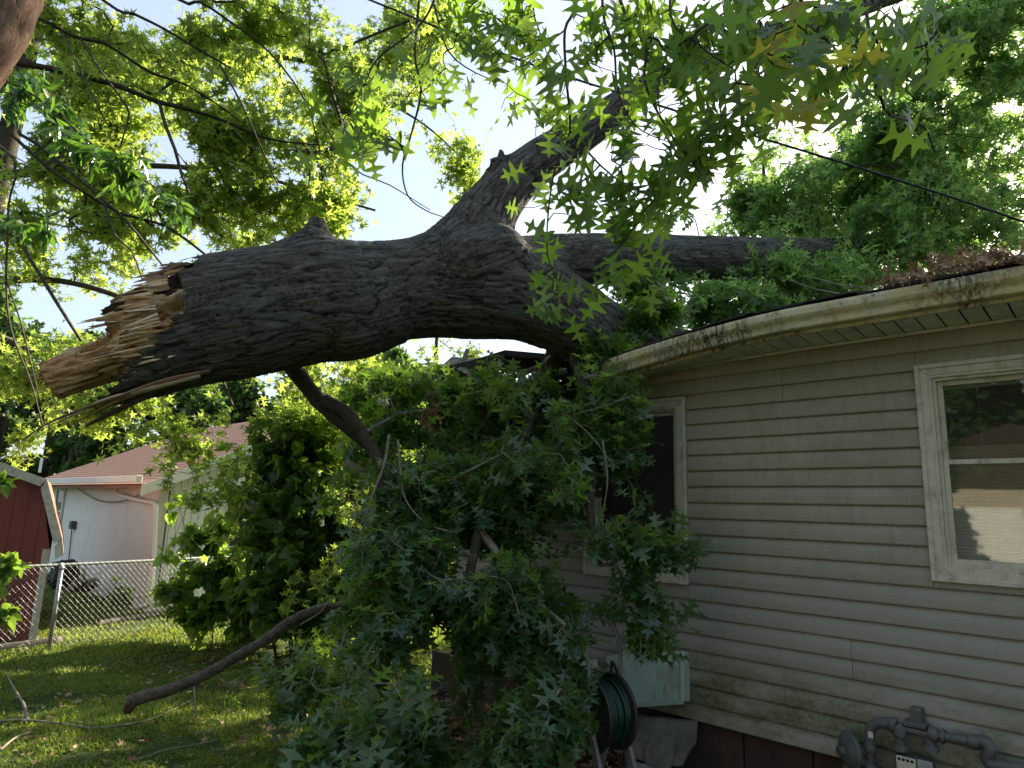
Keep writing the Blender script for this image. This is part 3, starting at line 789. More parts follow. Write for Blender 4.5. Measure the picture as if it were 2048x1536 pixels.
# mint panel box leaning at the wall
def quadthing(name, label, cat, px, off, thick, mat, group=None):
    pts = [wallpt(x, y, o) for x, y, o in px]
    t_ = thing(name, label, cat, sum(pts)/len(pts)*V(1, 1, 0))
    m2 = MB(); nn_ = nrm(np.cross(pts[1]-pts[0], pts[2]-pts[0]))
    if np.dot(nn_, n) > 0: nn_ = -nn_
    m2.prism(pts, nn_*thick); m2.obj('panel', mat, t_, bevel=.006); return t_, pts, nn_
t_, pts, nn_ = quadthing('storage_bin', 'weathered pale mint storage bin lid leaning against the siding', 'bin', [(1213, 1311, .16), (1366, 1302, .10), (1366, 1402, .16), (1225, 1412, .22)], 0, .11, M_mint)
m2 = MB(); a, b = pts[3], pts[2]; m2.obox((a+b)/2+n*.006-UP*.006, (b-a)/2*1.01, n*.02, UP*.012); m2.obj('rim', M_mint, t_, bevel=.004)
a, b = pts[1], pts[2]; m2 = MB(); m2.obox((a+b)/2+n*.004, w*.012, n*.016, (b-a)/2); m2.obj('rim', M_mint, t_, bevel=.004)
t_, pts, nn_ = quadthing('plastic_sheet', 'small mint triangular panel poking up behind the pale bin', 'panel', [(1210, 1318, .09), (1256, 1299, .07), (1262, 1318, .08), (1258, 1350, .1), (1215, 1350, .1)], 0, .01, M_mint)
t_, pts, nn_ = quadthing('yellowed_board', 'yellowish board standing behind the hose reel', 'board', [(1160, 1325, .3), (1192, 1318, .28), (1200, 1372, .3), (1160, 1378, .3)], 0, .02, M_dial)
c0 = wallpt(1243, 1384, .3)
bk = thing('plastic_cup', 'small whitish plastic pot wedged in front of the mint bin', 'pot', c0)
m2 = MB(); m2.tube([c0-UP*.06, c0+UP*.05], [.035, .045], 16); m2.obj('body', M_block, bk); m2 = MB(); m2.tube([c0+UP*.046, c0+UP*.056], .049, 16); m2.obj('rim', M_block, bk)
def slab(name, label, px, mat, thick, seed):
    pts = [V(*p) if len(p) == 3 and isinstance(p[0], float) else None for p in px]
    ctr = sum(pts)/len(pts); t_ = thing(name, label, 'stone', (ctr[0], ctr[1], 0))
    m2 = MB(); m2.prism(pts, n*thick); o = m2.obj('stone', mat, t_, bevel=.015)
    s = o.modifiers.new('s', 'SUBSURF'); s.levels = 3; s.render_levels = 3; s.subdivision_type = 'SIMPLE'
    tx = bpy.data.textures.new('rock', 'CLOUDS'); tx.noise_scale = .09; tx.noise_depth = 3
    d = o.modifiers.new('d', 'DISPLACE'); d.texture = tx; d.strength = .035; d.mid_level = .5
def wp(x, y, o): return tuple(float(c) for c in wallpt(x, y, o))
slab('stone_slab', 'mossy stone slab leaning on the house below the mint bin', [wp(1225, 1420, .10), wp(1400, 1440, .04), wp(1392, 1490, .12), wp(1368, 1528, .2), wp(1300, 1520, .28), wp(1235, 1500, .22)], M_stone, .06, 1)
slab('stone_slab', 'rough grey stone standing in front of the mossy slab', [wp(1316, 1462, .22), wp(1352, 1470, .2), wp(1350, 1530, .3), wp(1330, 1550, .34), wp(1290, 1540, .34), wp(1300, 1490, .28)], M_stone, .05, 2)
slab('concrete_block', 'pale concrete block edge at the bottom of the picture beside the reel', [wp(1270, 1522, .5), wp(1330, 1540, .5), wp(1330, 1575, .5), wp(1265, 1570, .5)], M_block, .12, 3)

# ================================================================== FALLEN OAK
def rpx(px, Y): return px*Y/1345.
def chain(rows): # rows: px,py,Y,rpx
    return np.array([[*at(x, y, Y), rpx(r, Y)] for x, y, Y, r in rows])
CH = [chain([(150, 742, 4.12, 82), (240, 700, 4.18, 108), (330, 668, 4.22, 124), (420, 640, 4.28, 131), (520, 620, 4.35, 130), (640, 603, 4.45, 127), (700, 600, 4.5, 124), (800, 580, 4.6, 104), (900, 572, 4.7, 106), (980, 574, 4.8, 110), (1060, 595, 4.88, 96), (1130, 632, 4.98, 84), (1200, 672, 5.12, 72), (1290, 702, 5.5, 60), (1400, 715, 6.2, 50)]),
      chain([(960, 560, 4.8, 80), (1050, 532, 5.05, 62), (1150, 520, 5.5, 55), (1300, 516, 6.0, 50), (1450, 516, 6.5, 45), (1560, 512, 6.9, 38), (1700, 500, 7.5, 28), (1850, 470, 8.2, 18)]),
      chain([(905, 540, 4.72, 92), (945, 480, 4.72, 76), (985, 412, 4.75, 60), (1040, 352, 4.8, 50), (1110, 302, 4.9, 44), (1190, 250, 5.0, 38), (1265, 195, 5.1, 32), (1340, 150, 5.3, 21), (1450, 120, 5.8, 18), (1600, 60, 6.5, 20), (1760, 0, 7.0, 20), (1950, -70, 7.6, 18)]),
      chain([(600, 545, 4.42, 68), (622, 505, 4.38, 46), (632, 470, 4.35, 27), (634, 440, 4.34, 14)]),
      chain([(700, 645, 4.36, 62), (760, 630, 4.42, 45)]),
      chain([(990, 330, 4.70, 15), (1000, 318, 4.68, 7), (1002, 300, 4.66, 3)]),
      chain([(935, 520, 4.45, 58), (1000, 500, 4.55, 50)])]
def sdf(P, detail=False):
    """smooth union of tapered capsules; returns distance and nearest chain frame"""
    n_ = len(P); acc = np.zeros(n_); best = np.full(n_, 1e9); info = np.zeros((n_, 3)); chn = np.zeros(n_, int)
    k = 26.0
    for ci, c in enumerate(CH):
        sp = spline(c, 3); s0 = 0; dmin = np.full(n_, 1e9)
        for a, b in zip(sp[:-1], sp[1:]):
            ab = b[:3]-a[:3]; L = np.linalg.norm(ab)
            t = np.clip(((P-a[:3])@ab)/(L*L), 0, 1); q = a[:3]+t[:, None]*ab
            dv = P-q; d = np.linalg.norm(dv, axis=1)-(a[3]+(b[3]-a[3])*t)
            m = d < dmin; dmin = np.where(m, d, dmin)
            if detail:
                mm = d < best
                tn = ab/L; e1_ = nrm(np.cross(tn, V(0, 0, 1))); e2_ = np.cross(e1_, tn)
                info[mm] = np.stack([s0+t*L, dv@e1_, dv@e2_], 1)[mm]+ (0 if True else 0); chn[mm] = ci; best = np.minimum(best, d)
            s0 += L
        acc += np.exp(-k*np.clip(dmin, -1, 2))
    d = -np.log(acc+1e-30)/k
    return d, info, chn
def sdf_mesh(vox=.0125):
    mb = MB()
    for c in CH:
        sp = spline(c, 3); mb.tube(sp[:, :3], list(sp[:, 3]), 20)
        # round joints not needed: voxel remesh closes everything
    me = mb.mesh('tmp', None); o = bpy.data.objects.new('tmp', me); COL.objects.link(o)
    r = o.modifiers.new('r', 'REMESH'); r.mode = 'VOXEL'; r.voxel_size = vox
    dg = bpy.context.evaluated_depsgraph_get(); ev = o.evaluated_get(dg); m = ev.to_mesh()
    nv = len(m.vertices); P = np.empty(nv*3); m.vertices.foreach_get('co', P); P = P.reshape(-1, 3)
    nf = len(m.polygons); Fq = [tuple(p.vertices) for p in m.polygons]
    ev.to_mesh_clear(); bpy.data.objects.remove(o); 
    return P, Fq
P, Fq = sdf_mesh()
def grad(P):
    e = .004; g = np.stack([sdf(P+np.eye(3)[i]*e)[0]-sdf(P-np.eye(3)[i]*e)[0] for i in range(3)], 1); return g/(np.linalg.norm(g, axis=1, keepdims=True)+1e-9)
for it in range(2):
    d = sdf(P)[0]; P = P-grad(P)*np.clip(d, -.1, .1)[:, None]
G = grad(P); d, info, chn = sdf(P, True)
disp = np.zeros(len(P)); crack = np.zeros(len(P))
for i in range(len(P)):
    s, a, b = info[i]; q = chn[i]*7.3
    x = Vector((s*5+q, a*18, b*18))
    wv = noise.noise(Vector((s*2.6+q, a*5, b*5)))
    x2 = Vector((s*3.6+wv*.5+q, a*27+wv*.7, b*27))
    r1 = abs(noise.noise(x2)); r2 = abs(noise.noise(x2*2.1+Vector((3, 1, 9)))); 
    cr_ = max(0, 1-r1/.16)**1.4; cr2 = max(0, 1-r2/.16)
    big = noise.noise(Vector((P[i][0]*2.2, P[i][1]*2.2, P[i][2]*2.2)))
    sc = 1.0 if chn[i] != 1 and chn[i] != 2 else .7
    disp[i] = (.024*big*(1 if chn[i] == 0 else .4)+.007*noise.noise(x)-.012*cr_-.006*cr2+.005)*sc
    crack[i] = min(1, cr_*.8+cr2*.3)
PD = P+G*disp[:, None]
# jagged broken end: drop bark beyond a cut line that depends on the height round the trunk
c0 = CH[0]; sp = spline(c0, 3)
slen = np.concatenate([[0], np.cumsum(np.linalg.norm(np.diff(sp[:, :3], axis=0), axis=1))])
def s_at_px(x): 
    xs = project(sp[:, :3])[0]; return np.interp(x, xs, slen)
hgt = np.arctan2(info[:, 2], -info[:, 1])      # 0 = facing camera, + up
angs = np.array([-180, -150, -110, -80, -62, -50, -38, -22, -8, 8, 22, 38, 55, 75, 95, 130, 180])
pxs = np.array([400, 300, 185, 182, 215, 300, 350, 300, 332, 326, 352, 380, 386, 395, 420, 430, 400])
cut = np.interp(np.degrees(hgt), angs, [s_at_px(x) for x in pxs])
cut = cut+np.array([.05*noise.noise(Vector((math.cos(h)*5, math.sin(h)*5, 1)))+.035*noise.noise(Vector((math.cos(h)*19, math.sin(h)*19, 4))) for h in hgt])
bad = (chn == 0) & (info[:, 0] < cut)
Fk = [f for f in Fq if not any(bad[i] for i in f)]
used = np.zeros(len(P), bool)
for f in Fk:
    for i in f: used[i] = True
remap = np.cumsum(used)-1
Fk = np.array([[remap[i] for i in f] if len(f) == 4 else [remap[f[0]], remap[f[1]], remap[f[2]], remap[f[2]]] for f in Fk])
oak = thing('fallen_oak', 'huge snapped oak trunk lying across the house eave with its leafy limbs hanging', 'tree', (0.2, 4.9, 0))
oak_me = mesh_from('trunk', PD[used], quads=Fk, mat=M_bark, smooth=True, attrs={'bk': info[used]+chn[used][:, None]*3.1, 'crack': crack[used]})
part('trunk', oak_me, oak)
# splintered heartwood: fibres along the trunk axis at the break
ax0 = nrm(at(215, 693, 4.14)-at(420, 645, 4.28)); ctr = at(390, 655, 4.27)
f1 = nrm(np.cross(ax0, UP)); 
if f1[1] > 0: f1 = -f1     # towards the camera
f2 = nrm(np.cross(f1, ax0)); f2 = f2 if f2[2] > 0 else -f2
R0 = .355; s_px = np.linalg.norm(at(215, 693, 4.14)-ctr)/175.   # metres per px along the axis
def core_mesh():
    mb = MB()
    def tb(rows): mb.tube([ctr+ax0*((390-x)*s_px)+f1*a+f2*b for x, a, b, r in rows], [r for x, a, b, r in rows], 22)
    tb([(440, 0, .0, .30), (390, 0, 0, .315), (330, .0, .0, .30), (285, 0, .02, .275), (238, 0, .03, .235)])
    tb([(400, .0, .16, .15), (300, .02, .17, .12), (262, .02, .16, .085)])
    tb([(340, .03, -.15, .14), (290, .04, -.16, .13), (255, .05, -.15, .11)])
    tb([(330, .04, -.06, .13), (240, .05, -.085, .125), (150, .05, -.105, .118), (96, .05, -.13, .105)])
    o = bpy.data.objects.new('tmp', mb.mesh('tmp', None)); COL.objects.link(o)
    r = o.modifiers.new('r', 'REMESH'); r.mode = 'VOXEL'; r.voxel_size = .0095
    ev = o.evaluated_get(bpy.context.evaluated_depsgraph_get()); m = ev.to_mesh(); nv = len(m.vertices)
    P = np.empty(nv*3); m.vertices.foreach_get('co', P); P = P.reshape(-1, 3); N_ = np.empty(nv*3); m.vertices.foreach_get('normal', N_); N_ = N_.reshape(-1, 3)
    Fq = [tuple(p.vertices) for p in m.polygons]; ev.to_mesh_clear(); bpy.data.objects.remove(o)
    s_ = (P-ctr)@ax0; a_ = (P-ctr)@f1; b_ = (P-ctr)@f2; var = np.zeros(nv); out = P.copy()
    for i in range(nv):
        s, a, b = s_[i], a_[i], b_[i]
        blk = noise.cell(Vector((s*3.4+.6*noise.noise(Vector((a*8, b*8, 2))), a*10, b*13)))
        blk2 = noise.cell(Vector((s*7+.8*noise.noise(Vector((a*20, b*20, 9))), a*24, b*34)))
        fib = noise.noise(Vector((s*6, a*70, b*70))); fib2 = noise.noise(Vector((s*9, a*160, b*160)))
        soft = noise.noise(Vector((s*5, a*7, b*7)))
        cap = max(0, float(N_[i]@ax0))
        beam = s > (232-390)*-1*s_px and b < .03
        k = .35 if beam else 1
        d = (-.055*blk-.026*blk2+.04*soft)*k+.010*fib+.005*fib2
        endj = .10*noise.noise(Vector((a*11, b*17, 5)))+.05*noise.noise(Vector((a*40, b*60, 7)))
        out[i] = P[i]+N_[i]*d*(1-cap)+ax0*(endj*cap*(.35 if beam else 1)-.02*cap)
        v_ = .80+.25*noise.noise(Vector((s*6, a*10, b*14)))+.22*fib-.20*blk2
        if noise.noise(Vector((s*7+4, a*9, b*9))) > .12: v_ = .48+.3*fib
        if cap > .55: v_ = .46+.5*fib
        if beam: v_ = .56+.35*fib+.12*noise.noise(Vector((s*3, a*22, b*22)))-(.2 if cap > .6 and noise.noise(Vector((a*20, b*20, 3))) > .1 else 0)
        if b > .115+.05*noise.noise(Vector((s*8, a*6, 1))): v_ = .10+.16*fib+.25*max(0, noise.noise(Vector((s*11, a*14, b*14))))
        var[i] = min(max(v_-.14*max(0, -fib2*2), 0), 1)
    m_, nt, N, L = newmat('torn_heartwood')
    at_ = node(nt, 'Attribute'); at_.attribute_name = 'var'
    col = ramp(nt, at_.outputs['Fac'], [(0, (.025, .016, .011)), (.2, (.10, .055, .03)), (.38, (.30, .15, .06)), (.5, (.52, .31, .14)), (.68, (.68, .50, .31)), (.88, (.80, .69, .52))])
    fn_ = noisetex(nt, coords(nt, (6, 90, 90), rot=(0, math.radians(-14), 0)), 1, 6, .7)
    principled(nt, mix(nt, .35, col, ramp(nt, fn_, [(.3, (.45, .45, .45)), (.7, (1, 1, 1))]), 'MULTIPLY'), .85, fn_, 1, .012, spec=.2)
    q = np.array([f if len(f) == 4 else (f[0], f[1], f[2], f[2]) for f in Fq])
    part('heartwood', mesh_from('heartwood', out, quads=q, mat=m_, var=var), oak)
core_mesh()
cells = []
gsz = .030
for i in range(-14, 15):
    for j in range(-15, 16):
        a = (i+random.uniform(-.32, .32)+(.5 if j % 2 else 0))*gsz; b = (j+random.uniform(-.32, .32))*gsz*.82
        if math.hypot(a, b) < R0*.80 and random.random() < .30: cells.append((a, b))
for a, b in cells:
    # b: height across the trunk (+up), a: towards camera
    beam = ((b+.085)/.115)**2+((a-.02)/.16)**2 < 1
    pxe = 222+random.uniform(-8, 38)                       # where the fibre ends (pixel column of the photo's break)
    mi = random.choice([0, 1, 1, 0, 4])
    pxe += 70*noise.noise(Vector((a*9, b*14, 3)))+26*noise.noise(Vector((a*30, b*40, 8)))
    if abs(b-.03) < .11: mi = random.choice([1, 1, 1, 0])
    if noise.noise(Vector((a*8, b*12, 31))) > .18: mi = random.choice([2, 2, 0])
    if b > .16: pxe = 235+random.uniform(-5, 60)+(b-.16)*260; mi = random.choice([3, 3, 4])
    elif b > .10: mi = random.choice([1, 0, 3, 2])
    elif b < -.20: pxe = 225+random.uniform(-10, 50)+(-.2-b)*300; mi = random.choice([2, 0, 4])
    rr = math.hypot(a, b)/R0
    if rr > .72 and not beam: pxe += random.uniform(30, 110)*(rr-.5)*1.4; mi = random.choice([0, 2, 2, 1, 4]) if b < .14 else mi
    if beam: pxe = 88+random.uniform(-4, 9)+abs(a)*20; mi = random.choice([4, 4, 0, 2])
    Lf = (390-pxe)*s_px
    if Lf < .02: continue
    nsd = random.choice([4, 5, 5, 6]); r_ = random.uniform(.004, .012); Lf += random.uniform(-.03, .05)
    ph = random.random()*6; vs = []; rings = 9
    drift = random.uniform(-.006, .006), random.uniform(-.006, .006)
    for k in range(rings):
        u = k/(rings-1); s_ = -.15+u*(Lf+.15)
        tap = 1 if u < .74 else (.8 if u < .9 else random.uniform(.12, .7))
        bend = V(0, 0, 0)
        for q in range(nsd):
            th = ph+2*math.pi*q/nsd; rj = r_*tap*random.uniform(.66, 1.2)
            vs.append(ctr+ax0*(s_+(random.uniform(-.06, .03) if k == rings-1 else random.uniform(-.012, .012)))+f1*(a+drift[0]*u+rj*math.cos(th))+f2*(b+drift[1]*u+rj*math.sin(th)*1.0-(.045*u*u if beam else 0))+bend)
    fs = [(k*nsd+q, k*nsd+(q+1) % nsd, (k+1)*nsd+(q+1) % nsd, (k+1)*nsd+q) for k in range(rings-1) for q in range(nsd)]+[tuple(range(nsd))[::-1], tuple((rings-1)*nsd+q for q in range(nsd))]
    part('wood_splinter', mesh_from('wood_splinter', vs, faces=fs, mat=M_wood[mi]), oak)
# ragged short chips round the edge of the bark
for k in range(140):
    hh = random.uniform(-55, 75); x = np.interp(hh, angs, pxs)+random.uniform(-30, 6); 
    s_ = s_at_px(x); i0 = int(np.argmin(abs(slen-s_))); cc = sp[i0, :3]; rr_ = sp[i0, 3]*random.uniform(.90, .985)
    h = math.radians(hh); pos = cc+f1*math.cos(h)*rr_+f2*math.sin(h)*rr_
    L = random.uniform(.05, .17); dr = nrm(ax0+rng.normal(size=3)*.10+f1*random.uniform(-.05, .12)); sd_ = nrm(np.cross(dr, f1)); wd = random.uniform(.002, .008)
    m2 = MB(); tk = random.uniform(.002, .006)
    m2.prism([pos-dr*.05-sd_*wd, pos+dr*L*.7-sd_*wd*.8, pos+dr*L+sd_*wd*random.uniform(-.8, .8), pos+dr*L*.8+sd_*wd, pos-dr*.05+sd_*wd], -f1*tk)
    m2.obj('wood_chip', M_wood[random.choice([0, 1, 2, 2, 4, 0])] if hh < 45 else M_wood[random.choice([3, 4])], oak)
# long hanging splinters below
def splinter(rows, wd, mi, fl=.3):
    P_ = spline([[*at(x, y, Y), r] for x, y, Y, r in rows], 7); m2 = MB(); m2.tube(P_[:, :3], list(P_[:, 3]), 6, flat=fl); m2.obj('long_splinter', M_wood[mi], oak)
splinter([(420, 742, 4.1, .035), (330, 762, 4.02, .045), (250, 790, 3.98, .04), (160, 820, 3.95, .022), (90, 850, 3.93, .014), (45, 882, 3.92, .008), (20, 915, 3.92, .002)], 0, 4)
splinter([(400, 752, 4.08, .03), (300, 778, 4.0, .035), (210, 800, 3.97, .028), (130, 838, 3.95, .012), (70, 862, 3.95, .003)], 0, 1)
splinter([(330, 770, 4.05, .025), (240, 800, 4.0, .028), (170, 835, 3.98, .014), (140, 850, 3.97, .003)], 0, 2)
splinter([(300, 790, 4.06, .03), (225, 825, 4.02, .028), (185, 845, 4.0, .018), (172, 855, 4.0, .008)], 0, 3, .5)
# dark rotten bark flap on the top of the break
for rows in ([(330, 535, 4.2), (345, 525, 4.25), (400, 528, 4.3), (432, 520, 4.4), (425, 545, 4.3), (380, 556, 4.2), (345, 552, 4.15)], [(222, 600, 4.1), (260, 582, 4.2), (330, 566, 4.25), (385, 556, 4.3), (380, 580, 4.2), (300, 595, 4.12), (222, 612, 4.05)], [(410, 525, 4.4), (440, 505, 4.5), (500, 500, 4.55), (520, 512, 4.5), (470, 522, 4.4)]):
    m2 = MB(); m2.prism([at(*r) for r in rows], V(.02, .22, -.06)); o = m2.obj('bark_flap', M_wood[3], oak)
    s = o.modifiers.new('s', 'SUBSURF'); s.levels = 3; s.render_levels = 3; s.subdivision_type = 'SIMPLE'
    tx = bpy.data.textures.new('rk', 'CLOUDS'); tx.noise_scale = .035; d_ = o.modifiers.new('d', 'DISPLACE'); d_.texture = tx; d_.strength = .045
# limbs going down from the trunk into the leaves, modelled with bark relief
def limb(rows, name, mat, parent, sides=14, rough=.10, rad_px=True):
    sp_ = spline([[*at(x, y, Y), rpx(r, Y)] for x, y, Y, r in rows], 10); m2 = MB(); m2.tube(sp_[:, :3], list(sp_[:, 3]), sides)
    v = np.array(m2.v)
    for i in range(len(m2.v)):
        k = i//sides; c_ = sp_[min(k, len(sp_)-1), :3]; q = Vector(v[i]*9); dv = v[i]-c_
        v[i] = c_+dv*(1+rough*(noise.noise(q)+.6*noise.noise(q*2.7)))
    m2.v = [tuple(a) for a in v]
    m2.obj(name, mat, parent, smooth=True); return sp_
L1 = limb([(560, 700, 4.75, 19), (600, 755, 4.8, 17), (650, 815, 4.85, 15), (705, 862, 4.9, 14), (745, 900, 4.95, 12), (785, 965, 5.0, 16), (815, 1050, 5.05, 14), (850, 1140, 5.0, 12), (900, 1230, 4.8, 10)], 'limb', M_twiggrey if False else M_twig, oak)
L2 = limb([(650, 800, 4.78, 13), (700, 830, 4.75, 12), (735, 885, 4.7, 9), (765, 950, 4.6, 7), (750, 1020, 4.5, 5)], 'limb', M_twig, oak)
L3 = limb([(1120, 690, 5.2, 24), (1090, 760, 5.1, 16), (1060, 850, 5.0, 12), (1010, 950, 4.6, 13), (960, 1060, 4.4, 10), (930, 1200, 4.2, 8)], 'limb', M_twig, oak)
L4 = limb([(1140, 690, 5.1, 16), (1170, 780, 4.75, 11), (1190, 900, 4.45, 9), (1180, 1020, 4.3, 8), (1200, 1130, 4.2, 6)], 'limb', M_twig, oak)
L5 = limb([(690, 925, 5.2, 9), (715, 940, 5.2, 10), (740, 955, 5.25, 11)], 'broken_stub', M_twiggrey, oak)

def pw_(rows): return np.array([[*at(x, y, Y), rpx(r, Y)] for x, y, Y, r in rows])
# foliage hanging in front of the house
def lob(x, y, Y, rx, ry, ry_m):
    return (at(x, y, Y), V(rx*Y/F, ry_m, ry*Y/F))
skel_dn = [L1[::4], L2[::4], L3[::4], L4[::4],
           np.array([[*at(850, 1140, 5.0), .03], [*at(780, 1240, 4.7), .02], [*at(720, 1330, 4.4), .012]]),
           np.array([[*at(960, 1060, 4.4), .03], [*at(1050, 1180, 4.1), .02], [*at(1130, 1250, 3.9), .01]])]
hang = [lob(980, 880, 5.0, 70, 70, .3), lob(1060, 830, 4.75, 120, 90, .4), lob(1190, 800, 4.35, 95, 75, .35), lob(1240, 900, 4.3, 60, 90, .25),
        lob(1000, 950, 4.6, 150, 80, .5), lob(1130, 960, 4.4, 100, 80, .35), lob(870, 1000, 4.7, 100, 90, .5), lob(960, 1090, 4.4, 140, 80, .5), lob(810, 1130, 4.5, 110, 80, .5),
        lob(1220, 1110, 4.1, 90, 50, .3), lob(1330, 1085, 4.05, 65, 22, .12), lob(1385, 1105, 4.0, 30, 24, .10), lob(1290, 1100, 4.05, 50, 30, .12), lob(1275, 1200, 4.0, 30, 50, .1), lob(1200, 1190, 4.1, 75, 55, .3), lob(1300, 1255, 4.0, 26, 60, .13), lob(1250, 1190, 4.05, 40, 40, .15), lob(1170, 1320, 3.85, 40, 25, .1), lob(930, 1230, 4.2, 180, 80, .6), lob(780, 1290, 4.3, 110, 90, .5),
        lob(1080, 1270, 4.0, 100, 90, .45), lob(900, 1380, 4.0, 200, 90, .7), lob(700, 1400, 4.2, 110, 90, .5), lob(1030, 1400, 3.7, 100, 90, .4), lob(820, 1490, 3.8, 200, 80, .6), lob(980, 1510, 3.5, 140, 60, .35),
        lob(620, 1340, 5.0, 80, 40, .3), lob(560, 1480, 4.3, 60, 40, .3), lob(1080, 900, 5.2, 110, 110, .4), lob(960, 860, 5.8, 120, 80, .4), lob(960, 900, 5.45, 80, 80, .3), lob(1050, 930, 5.1, 80, 80, .25), lob(1140, 930, 4.75, 60, 80, .2), lob(1010, 800, 5.4, 60, 50, .3), lob(1135, 1415, 3.75, 40, 60, .12), lob(1000, 1000, 5.3, 90, 60, .3)]
T = lobes(hang, 2500, .53, 2.0, 3)
far_ = rng.random(len(T)) < .10; T = np.where(far_[:, None], T+rng.normal(size=T.shape)*V(.16, .12, .14), T)
T = T[T[:, 2] > .06]
wallside = (T-P0)@n; T = T[wallside > .12]
A, B, ra, rb_, td = grow(skel_dn, T, seg=.14, wob=.22, tip=.0023, power=.38)
part('twigs', tubes_mesh('twigs', A, B, ra, rb_, M_twiggrey, 4), oak, 'stuff')
foliage('foliage', oak, OAK_MID, T, td, 6, .16, .122, M_oakleaf, grav=.55, parts=290, up=1.0, rnd=.9, lotmpl=OAK_LO)
T = lobes([lob(760, 800, 6.0, 90, 60, .5), lob(860, 790, 6.2, 90, 60, .5), lob(920, 860, 5.8, 90, 70, .4), lob(800, 900, 5.5, 90, 80, .4), lob(960, 770, 5.9, 80, 45, .4), lob(730, 960, 5.4, 60, 90, .4), lob(860, 960, 5.3, 90, 80, .4), lob(1080, 800, 5.2, 70, 60, .3)], 620, .44, 2.2, 17)
A, B, ra, rb_, td = grow([L1[::4], L2[::4], pw_([(720, 870, 4.9, 6), (800, 830, 5.4, 4), (900, 820, 5.8, 3)]), pw_([(800, 1000, 5.0, 6), (870, 940, 5.2, 5), (950, 880, 5.5, 3)])], T, seg=.16, wob=.2, tip=.0023)
part('sunlit_twigs', tubes_mesh('sunlit_twigs', A, B, ra, rb_, M_twiggrey, 4), oak, 'stuff')
foliage('sunlit_foliage', oak, OAK_MID, T, td, 5, .14, .135, M_nearleaf, grav=.45, up=.8, rnd=1.0, lotmpl=OAK_LO)  # same oak's leaves; a brighter leaf material paints in the sunlight
for rows, r0_, r1_ in (([(778, 870, 4.6), (768, 930, 4.5), (745, 990, 4.4), (725, 1060, 4.35), (700, 1130, 4.3)], .012, .004), ([(796, 880, 4.5), (802, 950, 4.4), (812, 1000, 4.3), (850, 1045, 4.2), (905, 1065, 4.1)], .008, .003),
                       ([(1090, 800, 4.5), (1135, 832, 4.2), (1180, 870, 4.1), (1230, 935, 4.0)], .006, .002), ([(1135, 832, 4.2), (1200, 815, 4.1), (1270, 790, 4.0)], .004, .002), ([(830, 1100, 4.2), (850, 1140, 4.1), (890, 1160, 4.0), (960, 1150, 3.95)], .006, .003),
                       ([(950, 1150, 4.0), (1010, 1160, 3.9), (1030, 1200, 3.85), (1040, 1240, 3.8)], .006, .003), ([(700, 1230, 4.1), (680, 1300, 4.0), (650, 1370, 3.95)], .007, .004), ([(860, 980, 4.5), (900, 960, 4.5), (960, 930, 4.5), (1010, 905, 4.5)], .012, .005),
                       ([(845, 1010, 4.6), (900, 985, 4.6), (940, 965, 4.6), (1000, 960, 4.7)], .016, .007), ([(1205, 880, 4.2), (1215, 960, 4.1), (1205, 1040, 4.1), (1215, 1110, 4.05)], .006, .003)):
    P_ = spline([at(*r) for r in rows], 6); m2 = MB(); m2.tube(P_, list(np.linspace(r0_, r1_, len(P_))), 7); m2.obj('bare_twig', M_twiggrey, oak, smooth=True)
# crown of the fallen oak on and over the roof
c2 = [CH[1][3:], CH[2][5:], CH[0][11:]]
roofl = [lob(1500, 590, 6.6, 120, 50, .8), lob(1420, 600, 5.9, 90, 45, .5), lob(1650, 520, 7.0, 160, 90, 1.0), lob(1800, 470, 7.2, 170, 90, 1.1), lob(1950, 470, 6.5, 130, 70, .8), lob(1560, 430, 8.2, 120, 80, 1.0),
         lob(1700, 380, 8.5, 160, 100, 1.2), lob(1880, 330, 8.2, 170, 110, 1.2), lob(1990, 210, 8.2, 120, 140, 1.1), lob(1280, 620, 5.2, 90, 55, .3), lob(1240, 660, 5.0, 60, 40, .2), lob(1480, 590, 5.7, 110, 50, .4), lob(1600, 560, 6.3, 110, 50, .5), lob(1540, 540, 6.2, 70, 50, .4), lob(1700, 540, 6.3, 90, 40, .5), lob(1440, 540, 6.9, 60, 30, .3), lob(1340, 440, 6.6, 70, 30, .4)]
T = lobes(roofl, 2100, .32, 1.6, 9)
A, B, ra, rb_, td = grow(c2, T, seg=.2, wob=.16, tip=.0022)
part('roof_twigs', tubes_mesh('roof_twigs', A, B, ra, rb_, M_twig, 4), oak, 'stuff')
foliage('roof_foliage', oak, OAK_LO, T, td, 7, .16, .125, M_rightleaf, grav=.45, up=.9, rnd=1.1)

